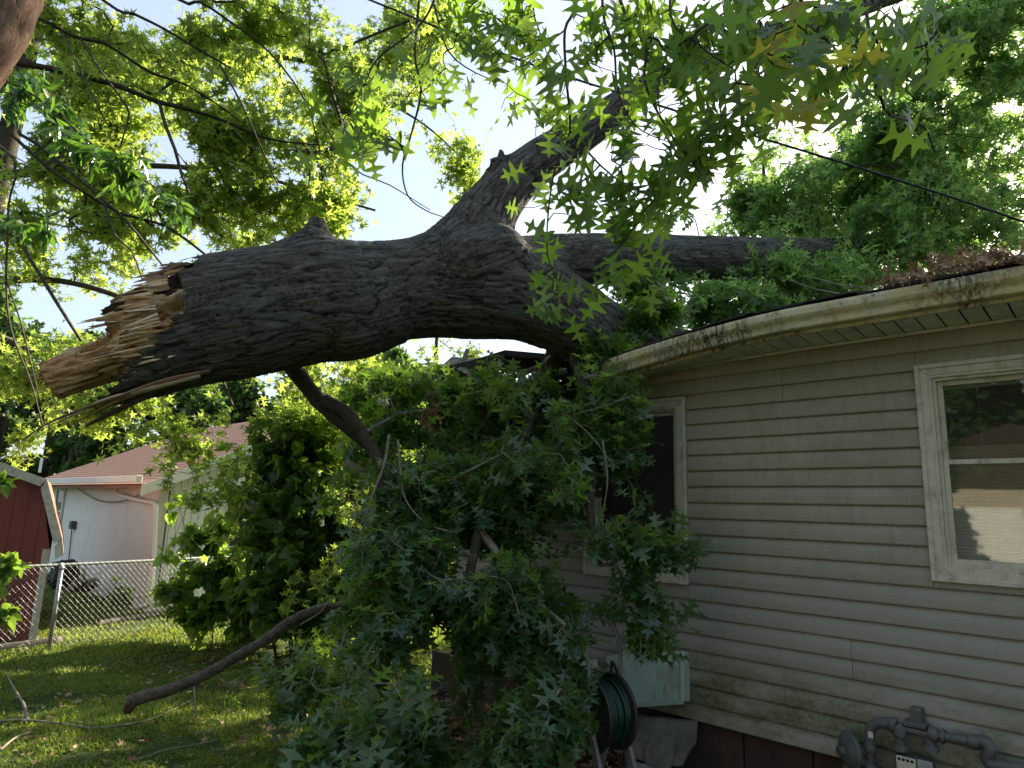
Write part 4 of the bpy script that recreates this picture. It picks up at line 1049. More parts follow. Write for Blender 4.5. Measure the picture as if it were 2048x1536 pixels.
# ================================================================== OAK BRANCHES HANGING IN FROM ABOVE
def pl(rows, r0, r1):
    k = len(rows); return np.array([[*at(x, y, Y), r0+(r1-r0)*i/(k-1)] for i, (x, y, Y) in enumerate(rows)])
ov = thing('overhanging_oak', 'near oak boughs hanging down from above with large lobed leaves', 'tree', (1.2, 2.6, 0))
top = pl([(2500, -900, 3.2), (2000, -420, 3.0), (1500, -260, 2.8), (1100, -200, 2.7), (700, -160, 2.8)], .06, .015)
SK = [top,
      pl([(850, -170, 2.75), (838, 0, 2.7), (830, 110, 2.65), (842, 180, 2.6), (825, 260, 2.6), (805, 330, 2.6), (815, 390, 2.6), (850, 420, 2.6), (890, 435, 2.6)], .0075, .0018),
      pl([(900, -120, 2.7), (868, 0, 2.6), (830, 60, 2.6), (755, 118, 2.6), (720, 190, 2.6), (690, 245, 2.6)], .007, .002),
      pl([(868, 10, 2.6), (895, 100, 2.6), (950, 145, 2.6), (1015, 168, 2.6)], .005, .0015),
      pl([(1170, -200, 2.7), (1152, 0, 2.6), (1130, 60, 2.55), (1132, 150, 2.5), (1140, 262, 2.5), (1112, 330, 2.5), (1097, 420, 2.5), (1095, 510, 2.5), (1115, 560, 2.5)], .008, .002),
      pl([(1140, 262, 2.5), (1200, 330, 2.5), (1268, 388, 2.5), (1300, 440, 2.5)], .005, .0015),
      pl([(1210, -200, 2.6), (1205, 10, 2.4), (1228, 100, 2.35), (1236, 180, 2.3), (1272, 252, 2.3), (1345, 288, 2.3)], .007, .0018),
      pl([(1200, -230, 2.7), (1240, 0, 2.4), (1290, 90, 2.35), (1290, 165, 2.3), (1330, 250, 2.3), (1380, 320, 2.3), (1405, 352, 2.3)], .0095, .0018),
      pl([(1060, -200, 2.7), (1065, 0, 2.6), (1078, 60, 2.6), (1095, 110, 2.6)], .006, .002),
      pl([(1400, -250, 2.8), (1340, 0, 2.2), (1400, 90, 2.1), (1470, 140, 2.0)], .007, .002),
      pl([(1700, -320, 2.9), (1730, 0, 2.0), (1748, 70, 1.9), (1790, 135, 1.9), (1850, 170, 1.9)], .008, .002),
      pl([(1748, 70, 1.9), (1742, 130, 1.9), (1755, 175, 1.9), (1780, 230, 2.0), (1845, 250, 2.3), (1870, 305, 2.4)], .007, .003),
      pl([(1600, -300, 2.9), (1590, -60, 1.8), (1585, 30, 1.65), (1620, 70, 1.65)], .006, .002),
      pl([(1130, 60, 2.55), (1060, 110, 2.5), (990, 130, 2.5)], .004, .0015)]
hl = [(700, 235, 2.6, 70, 55, 40), (735, 150, 2.6, 50, 60, 20), (760, 290, 2.6, 55, 35, 30), (860, 170, 2.6, 60, 60, 24), (880, 60, 2.6, 80, 60, 26), (970, 90, 2.6, 70, 70, 40), (1050, 60, 2.5, 70, 60, 40), (1040, 190, 2.6, 60, 60, 24),
      (1130, 200, 2.5, 70, 90, 30), (1180, 80, 2.45, 70, 70, 48), (1280, 60, 2.35, 70, 60, 50), (1260, 220, 2.35, 90, 70, 34), (1360, 100, 2.3, 90, 80, 60), (1430, 60, 2.2, 80, 60, 50), (1390, 230, 2.25, 90, 70, 56), (1130, 340, 2.5, 80, 60, 30),
      (1230, 330, 2.4, 90, 70, 50), (1300, 370, 2.45, 80, 60, 44), (1410, 340, 2.4, 80, 60, 50), (1470, 250, 2.2, 60, 60, 40), (1130, 430, 2.5, 55, 45, 22), (1230, 420, 2.5, 60, 40, 26), (1530, 80, 1.9, 60, 60, 26),
      (1590, 110, 1.6, 70, 60, 20), (1700, 60, 1.8, 80, 50, 30), (1790, 150, 1.9, 90, 60, 36), (1800, 215, 1.8, 40, 40, 10), (1680, 180, 1.75, 70, 50, 18), (1870, 90, 2.0, 60, 70, 20),
      (1110, 560, 2.6, 45, 50, 20), (1200, 545, 2.7, 70, 40, 22), (1290, 500, 2.7, 50, 35, 14), (1330, 40, 2.6, 200, 60, 50), (1600, 30, 2.4, 150, 50, 40), (1110, 620, 2.7, 40, 25, 8), (1340, 130, 2.4, 70, 50, 40), (1450, 110, 2.3, 70, 50, 44), (1560, 70, 2.1, 70, 50, 34), (1660, 30, 2.1, 60, 40, 24), (1520, 170, 2.1, 60, 50, 26), (1000, 30, 2.6, 120, 40, 30), (900, 120, 2.7, 70, 50, 20)]
T = np.concatenate([lobes([(at(x, y, Y), V(rx*Y/F, .22, ry*Y/F))], max(2, int(c*.40)), edge=1.15) for x, y, Y, rx, ry, c in hl])
A, B, ra, rb_, td = grow(SK, T, seg=.07, wob=.2, tip=.0015, power=.34)
part('twigs', tubes_mesh('twigs', A, B, ra, rb_, M_twig, 5), ov, 'stuff')
b0_ = T+rng.normal(size=T.shape)*.01; dd_ = nrm(td.mean(0))*0+td/(np.linalg.norm(td, axis=1, keepdims=True)+1e-9)*.35+rng.normal(size=T.shape)*V(.8, .45, .7)+V(0, .1, -.55)
s_ = .128*rng.uniform(.7, 1.25, len(T)); cv_ = np.clip(rng.normal(.5, .22, len(T)), .02, .98)
R_ = leaf_frames(b0_, dd_, .5, 1.05, 1.1); sc_ = np.argsort(-s_); big = np.zeros(len(T), bool); big[sc_[:300]] = True
leaf_parts('leaf', OAK_HI, b0_[big], R_[big], s_[big], M_nearleaf, cv_[big], ov)
part('foliage', leaves_mesh('foliage', OAK_HI, b0_[~big], R_[~big], s_[~big], M_nearleaf, cv_[~big]), ov, 'stuff')
ym = leafmat('sun_yellow_leaf', (.20, .20, .03), (.32, .30, .045), (.42, .38, .06), (.70, .66, .06), .55, .35)  # sunlight through these leaves is put into their yellow colour
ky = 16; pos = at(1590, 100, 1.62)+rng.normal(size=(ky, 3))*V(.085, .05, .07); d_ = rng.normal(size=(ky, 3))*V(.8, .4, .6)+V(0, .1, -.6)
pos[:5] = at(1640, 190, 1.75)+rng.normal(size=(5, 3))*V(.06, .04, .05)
leaf_parts('sunlit_leaf', OAK_HI, pos, leaf_frames(pos, d_, .4, .9, 1.2), rng.uniform(.08, .125, ky), ym, rng.random(ky), ov)
# yellow-lit sprays standing up behind the trunk at the eave
T = lobes([lob(1265, 640, 4.95, 75, 45, .2), lob(1330, 620, 5.0, 50, 40, .2), lob(1200, 690, 4.75, 60, 30, .12), lob(1290, 580, 5.3, 60, 40, .2)], 150)
A, B, ra, rb_, td = grow([chain([(1200, 672, 5.12, 8), (1260, 650, 5.0, 4), (1320, 610, 5.2, 2)])], T, seg=.1, wob=.2, tip=.0015)
sp_t = thing('leaf_spray', 'bright yellow green oak sprig sprouting between the trunk and the gutter', 'branch', at(1260, 660, 5.3)*V(1, 1, 0)+V(0, 0, 2.9))
part('twigs', tubes_mesh('twigs', A, B, ra, rb_, M_twig, 4), sp_t, 'stuff')
foliage('foliage', sp_t, OAK_MID, T, td, 5, .1, .115, M_nearleaf, grav=.35, parts=120, up=.7)

# ================================================================== TREES ON THE LEFT
lt = thing('leaning_tree', 'reddish barked tree stem in the top left corner', 'tree', at(-700, 1000, 3.4)*V(1, 1, 0))
m2 = MB(); rows = spline([[*at(x, y, Y), r] for x, y, Y, r in [(130, -260, 3.0, .16), (40, -80, 3.0, .155), (-2, 20, 3.0, .155), (-42, 100, 3.0, .15), (-130, 240, 3.05, .16), (-250, 560, 3.2, .16), (-420, 900, 3.5, .2), (-480, 1400, 3.9, .26)]], 10)
m2.tube(rows[:, :3], list(rows[:, 3]), 48); v = np.array(m2.v); inf = []
for i in range(len(v)):
    k = i//48; c_ = rows[min(k, len(rows)-1), :3]; q = Vector(v[i]*7); q2 = Vector((v[i][0]*30, v[i][1]*30, v[i][2]*10)); dv = v[i]-c_
    v[i] = c_+dv*(1+.10*noise.noise(q)-.08*max(0, 1-abs(noise.noise(q2))/.25)); inf.append((v[i][2], v[i][0], v[i][1]))
M_bark2 = barkmat('red_bark', (.10, .06, .045), (.27, .17, .12), (.42, .29, .21))
part('trunk', mesh_from('trunk', v, faces=m2.f, mat=M_bark2, smooth=True, attrs={'bk': np.array(inf), 'crack': np.zeros(len(v))}), lt)
def tree(name, label, base, skel, lobspec, ncl, per, spread, size, mat, tmpl, bark, gap=.38, gs=1.0, seed=0, grav=.3, parts=0, group=None, seg=.3, sides=3, minr=.0018, up=.8, trunk=None, wob=.13):
    t_ = thing(name, label, 'tree', base, group)
    T = lobes(lobspec, ncl, gap, gs, seed)
    A, B, ra, rb_, td = grow(skel, T, seg=seg, wob=wob, tip=.0028, power=.36)
    if trunk is not None:
        m2 = MB(); sp_ = spline(trunk, 8); m2.tube(sp_[:, :3], list(sp_[:, 3]), 14); m2.obj('trunk', bark, t_, smooth=True)
    part('branches', tubes_mesh('branches', A, B, ra, rb_, bark, sides, minr), t_, 'stuff')
    foliage('crown', t_, tmpl, T, td, per, spread, size, mat, grav=grav, parts=parts, up=up)
    return t_
# near-left broadleaf with long limbs crossing the top left of the view
r_ = lambda px, Y: px*Y/1345.
def pw(rows): return np.array([[*at(x, y, Y), rpx(r, Y)] for x, y, Y, r in rows])
root = at(-260, 1050, 8.0); root[2] = gz(root[0], root[1])
tr1 = np.array([[*root, .24], [*at(-240, 700, 7.8), .2], [*at(-200, 420, 7.6), .17], [*at(-160, 150, 7.4), .13], [*at(-60, -200, 7.4), .09]])
LB = [tr1[1:],
      pw([(-190, 150, 7.4, 12), (-60, 110, 7.0, 10), (40, 125, 6.8, 8.5), (150, 147, 6.8, 8), (240, 172, 6.8, 7), (315, 202, 6.8, 6.5), (400, 224, 6.9, 5), (470, 250, 7, 4), (540, 278, 7.1, 3.2), (640, 290, 7.3, 2)]),
      pw([(-150, -40, 7.4, 9), (60, 28, 6.6, 5.5), (120, 58, 6.6, 5), (160, 76, 6.6, 4.6), (210, 86, 6.6, 4.4), (260, 118, 6.6, 4.2), (305, 146, 6.7, 4), (370, 168, 6.8, 3), (430, 205, 6.9, 2.6), (480, 242, 7, 2)]),
      pw([(-60, -220, 7.4, 8), (200, -5, 6.4, 4.2), (270, 28, 6.4, 4), (330, 58, 6.4, 3.6), (400, 100, 6.4, 3.4), (462, 136, 6.5, 2)]),
      pw([(318, 204, 6.8, 5), (330, 250, 6.7, 4.6), (350, 300, 6.6, 4), (362, 345, 6.6, 3.4), (378, 385, 6.6, 2.4)]),
      pw([(-230, 330, 7.5, 9), (0, 246, 6.6, 5), (40, 268, 6.5, 4.5), (80, 292, 6.5, 4.2), (150, 350, 6.4, 4), (205, 398, 6.3, 3.6), (260, 450, 6.3, 3.2), (326, 532, 6.2, 2.2)]),
      pw([(0, 246, 6.6, 4.5), (90, 330, 6.6, 4.2), (170, 385, 6.6, 4), (245, 428, 6.7, 4), (330, 450, 6.8, 3.4), (415, 512, 6.9, 3)]),
      pw([(160, 76, 6.6, 3), (200, 140, 6.4, 2.6), (252, 210, 6.4, 2.6), (256, 240, 6.4, 2.4), (240, 295, 6.4, 1.8)]),
      pw([(60, -200, 7.0, 6), (340, -10, 6.6, 4.2), (400, 3, 6.6, 4), (470, 50, 6.6, 3.4), (540, 105, 6.7, 2.8), (610, 200, 6.8, 2.4), (640, 300, 7, 2)]),
      pw([(440, 130, 6.6, 2.6), (480, 200, 6.7, 2.4), (520, 290, 6.8, 2.2), (556, 370, 6.9, 2)]),
      pw([(-250, 460, 7.6, 9), (0, 462, 6.8, 4.5), (60, 520, 6.6, 4.2), (110, 600, 6.6, 4), (162, 682, 6.6, 3.4)]),
      pw([(120, 60, 6.6, 2.4), (180, 180, 6.0, 2.2), (215, 250, 6, 1.8)]),
      pw([(-200, 250, 7.5, 6), (10, 300, 5.8, 2.6), (16, 420, 5.7, 2.6), (12, 560, 5.7, 2.4), (22, 660, 5.7, 2.2), (60, 760, 5.7, 2), (85, 850, 5.7, 1.6)]),
      pw([(12, 560, 5.7, 2), (40, 640, 5.7, 2), (60, 720, 5.7, 1.8), (80, 800, 5.7, 1.4)]),
      pw([(630, 210, 6.8, 2), (700, 330, 6.9, 2), (780, 370, 7, 1.6), (860, 420, 7, 1)]),
      pw([(205, 398, 6.3, 3), (230, 470, 6.2, 2.4), (262, 500, 6.2, 2.2), (285, 560, 6.2, 1.6)])]
lobL = [lob(120, 80, 7.6, 150, 110, .9), lob(330, 60, 7.6, 150, 90, .9), lob(520, 80, 7.8, 140, 110, .9), lob(660, 170, 8.2, 90, 90, .7), lob(250, 250, 7.6, 160, 100, .9), lob(450, 280, 7.8, 140, 110, .9), lob(600, 320, 8.3, 130, 90, .8),
        lob(100, 320, 7.6, 120, 90, .8), lob(540, 420, 8.2, 110, 50, .8), lob(680, 430, 8.8, 80, 45, .6), lob(380, 400, 7.6, 120, 70, .7), lob(200, 460, 7.6, 120, 70, .7), lob(70, 480, 7.2, 80, 60, .5), lob(780, 30, 8.2, 90, 60, .6), lob(790, 120, 9.0, 80, 90, .7), lob(735, 240, 9.0, 60, 80, .6), lob(870, 60, 9.2, 70, 60, .6), lob(40, 40, 7.6, 80, 90, .8), lob(230, 370, 7.8, 120, 60, .8)]
tree('leafy_oak', 'tall sunlit oak whose limbs fan across the top left sky', root, LB, lobL, 3300, 7, .21, .12, M_canopy, STAR, M_twig, gap=.38, gs=.9, seed=2, parts=300, trunk=tr1, up=.5)
# second one behind, wider and lower, its branches droop beneath the broken trunk
root2 = at(-120, 1040, 13.0); root2[2] = gz(*root2[:2])
tr2 = np.array([[*root2, .3], [*at(-80, 700, 12.6), .24], [*at(0, 350, 12.3), .2], [*at(80, 0, 12), .14]])
L2b = [tr2, pw([(-60, 560, 12.5, 14), (120, 560, 11.5, 8), (300, 620, 10.5, 6), (420, 720, 10, 4), (470, 820, 9.8, 2)]), pw([(-70, 640, 12.5, 12), (60, 700, 11, 6), (200, 760, 10, 4), (300, 850, 9.5, 3), (370, 900, 9.4, 2)]),
       pw([(0, 350, 12.3, 12), (250, 330, 11.5, 8), (500, 350, 11, 5), (750, 420, 11, 3)]), pw([(40, 180, 12.2, 12), (300, 120, 11.5, 8), (600, 120, 11.5, 6), (820, 230, 11.5, 3), (930, 320, 11.5, 2)])]
lobL2 = [lob(60, 760, 10.5, 110, 50, .8), lob(210, 830, 9.8, 110, 45, .7), lob(330, 860, 9.5, 100, 50, .6), lob(380, 900, 9.4, 50, 35, .4), lob(40, 880, 11, 60, 60, .6), lob(120, 540, 11.5, 120, 60, 1), lob(300, 500, 11.5, 120, 60, 1),
         lob(500, 480, 11.5, 160, 50, 1), lob(200, 150, 12.5, 300, 160, 1.4), lob(600, 150, 12.5, 240, 160, 1.4), lob(650, 420, 12, 130, 60, 1), lob(925, 330, 11.5, 50, 100, .6), lob(860, 250, 11.7, 60, 60, .5), lob(820, 90, 12, 110, 90, 1), lob(30, 130, 12, 140, 160, 1.2), lob(60, 400, 12, 90, 90, 1), lob(40, 680, 11, 60, 50, .8), lob(140, 700, 11, 70, 40, .8), lob(260, 790, 10, 90, 40, .6), lob(100, 860, 10.5, 80, 40, .6), lob(300, 420, 12, 200, 120, 1.4)]
tree('shade_tree', 'broad bright green tree behind the broken trunk end drooping over the brown roof', root2, L2b, lobL2, 3200, 7, .28, .14, M_canopy, STAR, M_twig, gap=.38, gs=.7, seed=8, parts=200, trunk=tr2, up=.5)
# young trees behind the trunk, seen under its arch
def standing(name, label, px, Y, top_px, width, ncl, per, size, mat, tmpl, seed, spread=.2, gap=.4, gs=1., parts=0, group=None, low=.25, leanx=0):
    b = at(px, 1100, Y); b[2] = gz(b[0], b[1]); hgt_ = at(px, top_px, Y)[2]-b[2]
    rt = .018*hgt_+.03
    tr = np.array([[*b, rt], [b[0]+.1, b[1], b[2]+hgt_*.35, rt*.75], [b[0]+leanx*.5, b[1]+.1, b[2]+hgt_*.65, rt*.5], [b[0]+leanx, b[1], b[2]+hgt_*.92, rt*.15]])
    lb = []; R_ = random.Random(seed)
    for k in range(9):
        u = low+(1-low)*k/8.; a = R_.random()*6.28; ww = width*(1-.45*abs(u-.5)*2)*.55
        lb.append((V(b[0]+leanx*u+math.cos(a)*ww*.6, b[1]+math.sin(a)*ww*.6, b[2]+hgt_*u*.93), V(ww*.75, ww*.75, hgt_*.14)))
    return tree(name, label, b, [tr], lb, ncl, per, spread, size, mat, tmpl, M_twig, gap=gap, gs=gs, seed=seed, trunk=tr, parts=parts, group=group)
standing('young_maple', 'bright young tree seen beneath the arch of the trunk', 690, 9.0, 610, 3.2, 800, 7, .12, M_canopy, STAR, 21, parts=60)
standing('young_maple', 'yellow green sapling left of the hanging oak limb', 560, 10.5, 640, 3.0, 560, 7, .13, M_canopy, STAR, 22, parts=60, low=.5)
standing('young_maple', 'sunlit tree standing behind the crushed roof corner', 850, 10.0, 600, 3.0, 700, 7, .12, M_canopy, STAR, 23, parts=60)
# trees to the right, beyond the roof
rr_ = [(1560, 15, 260, 5.0, 31, 'tall tree behind the roof, left of the right hand group'), (1950, 12, -60, 5.5, 32, 'big dense tree filling the upper right corner'), (1760, 17, 150, 6.0, 33, 'tree behind the roof in the middle of the right hand group')]
for px, Y, tp, wd_, sd_, lb_ in rr_:
    standing('roadside_tree', lb_, px, Y, tp, wd_, 900, 7, .17, M_rightleaf, STAR, sd_, spread=.28, gap=.42, gs=.7, low=.3, parts=60)
T_ = [lob(1920, 80, 6.8, 120, 120, .8), lob(1990, 200, 6.8, 80, 110, .7), lob(1780, 260, 7.4, 120, 80, .7), lob(1890, 380, 7.0, 140, 80, .7), lob(1500, 400, 8.6, 90, 60, .7), lob(1620, 330, 8.2, 90, 60, .6), lob(1960, 20, 7.5, 110, 60, .7)]
rb0 = at(2500, 1000, 8.5); rb0[2] = 0
tree('side_oak', 'oak reaching in over the roof from the right edge', rb0, [np.array([[*rb0, .28], [*at(2480, 400, 8.5), .22], [*at(2300, 60, 8), .16], [*at(1950, 60, 7), .05]]), pw([(2480, 450, 8.5, 25), (2200, 420, 7.6, 14), (1950, 400, 7, 7), (1750, 330, 7.4, 4), (1560, 380, 8.4, 2)])],
     T_, 900, 7, .18, .13, M_rightleaf, STAR, M_twig, gap=.43, gs=1.0, seed=4, parts=200)
# far wood and trees behind the camera (seen in the window reflections)
def fartree(seed, hgt_=11., wd_=4.):
    R_ = random.Random(seed); lb = []
    for k in range(12):
        u = R_.random(); a = R_.random()*6.28; rr = wd_*(.25+.6*math.sin(math.pi*min(1, u*.9+.12)))
        lb.append((V(math.cos(a)*rr*.6, math.sin(a)*rr*.6, hgt_*(.28+.66*u)), V(rr*.5, rr*.5, hgt_*.11)))
    T = lobes(lb, 700, .36, .5, seed); return T
def far_proto(seed, label):
    t_ = thing('far_tree', label, 'tree', (0, 0, 0), 'trees in the distance')
    T = fartree(seed); sk = [np.array([[0, 0, 0, .26], [.1, 0, 4, .2], [0, .1, 8, .1], [0, 0, 10.5, .03]])]
    A, B, ra, rb_, td = grow(sk, T, seg=.8, tip=.008, power=.36)
    m2 = MB(); m2.tube(sk[0][:, :3], list(sk[0][:, 3]), 8); part('trunk', m2.mesh('trunk', M_twig, True), t_)
    part('branches', tubes_mesh('branches', A, B, ra, rb_, M_twig, 3, .01), t_, 'stuff')
    base, d, s, cv = cluster_leaves(T, td, 11, .55, .40, .2); part('crown', leaves_mesh('crown', FAR, base, leaf_frames(base, d, .7), s, M_farleaf, cv), t_, 'stuff')
    return t_
fp = [far_proto(51, 'distant tree'), far_proto(52, 'distant tree')]
def copytree(o, loc, rz, sc, label=None):
    c_ = o.copy(); COL.objects.link(c_); c_.location = loc; c_.rotation_euler = (0, 0, rz); c_.scale = (sc, sc, sc)
    if label: c_['label'] = label
    for ch in o.children:
        d_ = ch.copy(); COL.objects.link(d_); d_.parent = c_
        for g in ch.children:
            e_ = g.copy(); COL.objects.link(e_); e_.parent = d_
    return c_
spots = [(-14, 33, .95, 'distant tree above the brown roof, left end'), (-9.5, 31, .8, 'dark distant tree right of the first one above the brown roof'), (-5.5, 34, .85, 'distant tree above the ridge of the white house'), (-1.5, 31, .75, 'distant tree beneath the trunk arch'), (-20, 36, 1.0, 'distant tree far left behind the red shed'),
         (-26, 33, 1.1, 'distant tree at the left edge of the picture'), (2.5, 34, .8, 'distant tree behind the crushed roof corner'), (-17, 26, .75, 'nearer distant tree behind the red shed'), (8, 38, .9, 'distant tree hidden behind the house roof'),
         (-9, -15, .9, 'tree behind the camera, left'), (-15, -7, .9, 'tree behind the camera beside the tan house'), (-3, -14, 1., 'tree behind the camera, centre'), (6, -13, 1., 'tree behind the camera, right'), (-13, 2, .8, 'tree left of the camera'), (13, -6, 1., 'tree far right behind the camera'), (-17, -13, 1.5, 'tall tree behind the tan house'), (-22, -9, 1.5, 'tall tree behind the tan house, left'), (-12, -19, 1.5, 'tall tree behind the tan house, right'), (-23, 30, .9, 'distant tree between the shed and the left edge'), (-31, 38, 1.1, 'far tree at the left margin'), (-20, 29, .8, 'distant tree just above the shed roof'), (-12, 28, .7, 'distant tree above the vent pipes'), (-36, 34, 1.0, 'farthest left distant tree'), (-2, 40, 1.0, 'farthest tree behind the trunk arch'), (-8, 42, 1.1, 'farthest tree behind the white house'), (13, 33, .8, 'distant tree behind the right roof'), (-6.6, -.9, .5, 'small tree between the camera and the tan house')]
for i, (x, y, sc, lb_) in enumerate(spots):
    o = fp[i % 2]
    if i < 2:
        o.location = (x, y, -.3); o.scale = (sc,)*3; o.rotation_euler = (0, 0, i*2.); o['label'] = lb_
    else: copytree(o, (x, y, -.3), i*1.7, sc, lb_)

# long-leaved vine sprays, left
vi = thing('vine', 'pale leaved vine trailing across the left branches', 'vine', at(0, 300, 5.0))
vs_ = [pw([(-60, 160, 5.0, 3), (20, 165, 5, 2.5), (100, 215, 5, 2.2), (180, 285, 5, 2), (260, 345, 5, 2), (330, 385, 5, 1.6), (400, 430, 5, 1.2)]), pw([(-60, 180, 5, 2), (30, 190, 5, 1.6), (110, 250, 5, 1.4), (150, 300, 5, 1.2)]), pw([(-60, 420, 5, 2), (20, 440, 5, 1.6), (90, 445, 5, 1.4), (140, 455, 5, 1)]), pw([(-50, 240, 5, 2), (10, 300, 5, 1.5), (60, 330, 5, 1)])]
T = np.concatenate([lobes([lob(x, y, 5, rx, ry, .25)], c_) for x, y, rx, ry, c_ in [(60, 170, 50, 30, 12), (110, 230, 40, 40, 16), (170, 300, 40, 35, 16), (260, 340, 50, 30, 16), (340, 400, 50, 30, 16), (60, 445, 60, 15, 12), (20, 200, 25, 25, 8), (250, 330, 30, 15, 8)]])
A, B, ra, rb_, td = grow(vs_, T, seg=.08, wob=.15, tip=.0012)
part('stem', tubes_mesh('stem', A, B, ra, rb_, M_twig, 4), vi, 'stuff')
foliage('foliage', vi, LONG, T, td, 5, .08, .14, M_vine, grav=1.1, parts=220, up=.3)
lb2 = thing('shrub_sprig', 'leafy sprig poking in at the left edge above the chain link rail', 'shrub', at(-60, 1150, 4.6))
T = lobes([lob(20, 1130, 4.6, 35, 15, .1), lob(-5, 1170, 4.6, 25, 25, .1), lob(10, 1230, 4.6, 28, 22, .1), (at(0, 960, 4.4), V(.06, .05, .05))], 42)
A, B, ra, rb_, td = grow([pw([(-200, 1400, 4.6, 4), (-70, 1250, 4.6, 3), (-20, 1130, 4.6, 2)]), pw([(-150, 1100, 4.5, 3), (-40, 980, 4.4, 2)])], T, seg=.06, tip=.0012)
part('stem', tubes_mesh('stem', A, B, ra, rb_, M_twig, 4), lb2, 'stuff')
foliage('foliage', lb2, OVATE, T, td, 5, .06, .085, M_bush, grav=.2, parts=180, up=.8)

# ================================================================== BUSHES
def bush(name, label, specs, ncl, per, spread, size, mat, tmpl, stems, seed, gap=.36, parts=200, grav=.35, up=.9):
    b = specs[0][0]*V(1, 1, 0); t_ = thing(name, label, 'bush', (b[0], b[1], gz(b[0], b[1])))
    T = lobes(specs, ncl, gap+.05, 1.9, seed); fr_ = rng.random(len(T)) < .2; T = np.where(fr_[:, None], T+rng.normal(size=T.shape)*.22, T); T = T[T[:, 2] > -.2]
    sk = []
    for (x0, x1, y1, Y, r) in stems:
        g = at(x0, 1250, Y); g[2] = gz(g[0], g[1])-.02; e = at(x1, y1, Y); m = (g+e)/2+rng.normal(size=3)*.08
        sk.append(np.array([[*g, r], [*m, r*.7], [*e, r*.3]]))
    A, B, ra, rb_, td = grow(sk, T, seg=.16, wob=.18, tip=.0018)
    part('stems', tubes_mesh('stems', A, B, ra, rb_, M_twig, 4), t_, 'stuff')
    foliage('foliage', t_, tmpl, T, td, per, spread, size, mat, grav=grav, parts=parts, up=up)
bush('redbud_bush', 'dense dark bush overgrown with heart shaped leaves beside the white gable wall', [lob(600, 1010, 9.3, 110, 110, .7), lob(590, 900, 9.5, 95, 55, .5), lob(560, 960, 9.2, 60, 60, .4), lob(680, 1080, 9.1, 80, 110, .6), lob(540, 1050, 9.1, 50, 60, .4), lob(650, 880, 9.7, 80, 60, .5), lob(600, 1150, 9.4, 110, 70, .6), lob(700, 1180, 9.1, 80, 60, .5), lob(540, 1190, 9.2, 70, 40, .5), lob(620, 1240, 9.1, 110, 30, .5)], 1450, 6, .15, .145, M_bush, HEART,
     [(590, 560, 900, 9.3, .03), (610, 620, 880, 9.3, .03), (630, 670, 950, 9.2, .025), (560, 540, 1000, 9.1, .02), (650, 700, 1050, 9.1, .02), (600, 590, 950, 9.4, .02)], 61, parts=300)
bush('grape_bush', 'lower bush of broad leaves in front of the white house corner', [lob(420, 1140, 9.9, 65, 40, .5), lob(370, 1180, 9.9, 45, 35, .4), lob(460, 1180, 9.8, 60, 60, .5), lob(400, 1080, 10.0, 40, 18, .3), lob(355, 1020, 10.1, 14, 28, .12), lob(520, 1200, 9.7, 70, 50, .5), lob(440, 1060, 10.1, 22, 30, .2), lob(400, 1225, 9.7, 70, 28, .5), lob(500, 1235, 9.5, 80, 30, .5)], 430, 6, .15, .165, M_bush, HEART,
     [(400, 380, 1050, 9.9, .012), (430, 440, 1060, 9.9, .012), (380, 356, 1000, 10.0, .009), (470, 470, 1120, 9.8, .012), (520, 530, 1150, 9.7, .012)], 62, parts=220)
bush('undergrowth', 'yellow green weedy growth under the hanging limb left of the oak leaves', [lob(600, 850, 9.0, 90, 40, .5), lob(560, 850, 9, 50, 40, .4), lob(700, 820, 8.6, 80, 60, .5)], 330, 7, .14, .12, M_canopy, STAR,
     [(500, 490, 880, 9.1, .012), (600, 600, 850, 9, .012), (680, 690, 830, 8.7, .015)], 63, parts=60)
bush('low_bush', 'small green weeds at the foot of the fallen leaves', [lob(600, 1310, 5.6, 60, 35, .3), lob(560, 1345, 5.4, 50, 20, .25), lob(640, 1380, 5.2, 60, 30, .3)], 90, 5, .1, .09, M_bush, OAK_LO, [(600, 600, 1300, 5.6, .006), (570, 560, 1330, 5.4, .006)], 64, parts=60)
bush('low_bush', 'small dark plant at the foot of the white wall corner', [lob(250, 1195, 11.6, 30, 12, .25)], 40, 6, .1, .1, M_bush, OVATE, [(250, 250, 1190, 11.6, .006)], 65, parts=0)

# ================================================================== NEIGHBOUR HOUSE
K = at(318, 1000, 12.2); K[2] = -.26; g_ = -n
def kp(a, b, z): return K+w*a+g_*b+UP*z      # a along the eave wall, b along the gable wall, z above its ground
nh = thing('white_house', 'white single storey neighbour house with a brown shingle roof', 'house', K)
WH = 2.28; GW = 8.0; LW = 9.0; PP = .46
mb = MB(); mb.obox(kp(LW/2, .06, WH/2), w*LW/2, g_*.06, UP*WH/2); mb.obj('wall', M_white, nh)
mb = MB(); mb.obox(kp(LW/2, GW-.06, WH/2), w*LW/2, g_*.06, UP*WH/2); mb.obox(kp(LW-.06, GW/2, WH/2), w*.06, g_*(GW/2-.13), UP*WH/2); mb.obox(kp(.07, GW/2, WH/2), w*.04, g_*(GW/2-.13), UP*WH/2); mb.obj('rear_wall', M_white, nh)
b_ = .10
while b_ < GW:
    wd_ = .125
    m2 = MB(); m2.obox(kp(.018, b_+wd_/2, (WH-.12)/2+.03), w*.012, g_*(wd_/2-.006), UP*(WH-.12)/2-UP*.03); m2.obj('wall_board', M_white, nh, bevel=.003)
    zt = WH+min(b_, GW-b_-wd_)*PP+.02
    zt2 = WH+min(b_+wd_, GW-b_)*PP+.02
    m2 = MB(); m2.prism([kp(.02, b_+.005, WH-.10), kp(.02, b_+wd_-.005, WH-.10), kp(.02, b_+wd_-.005, zt2), kp(.02, b_+.005, zt)], -w*.02); m2.obj('gable_board', M_white, nh)
    b_ += wd_
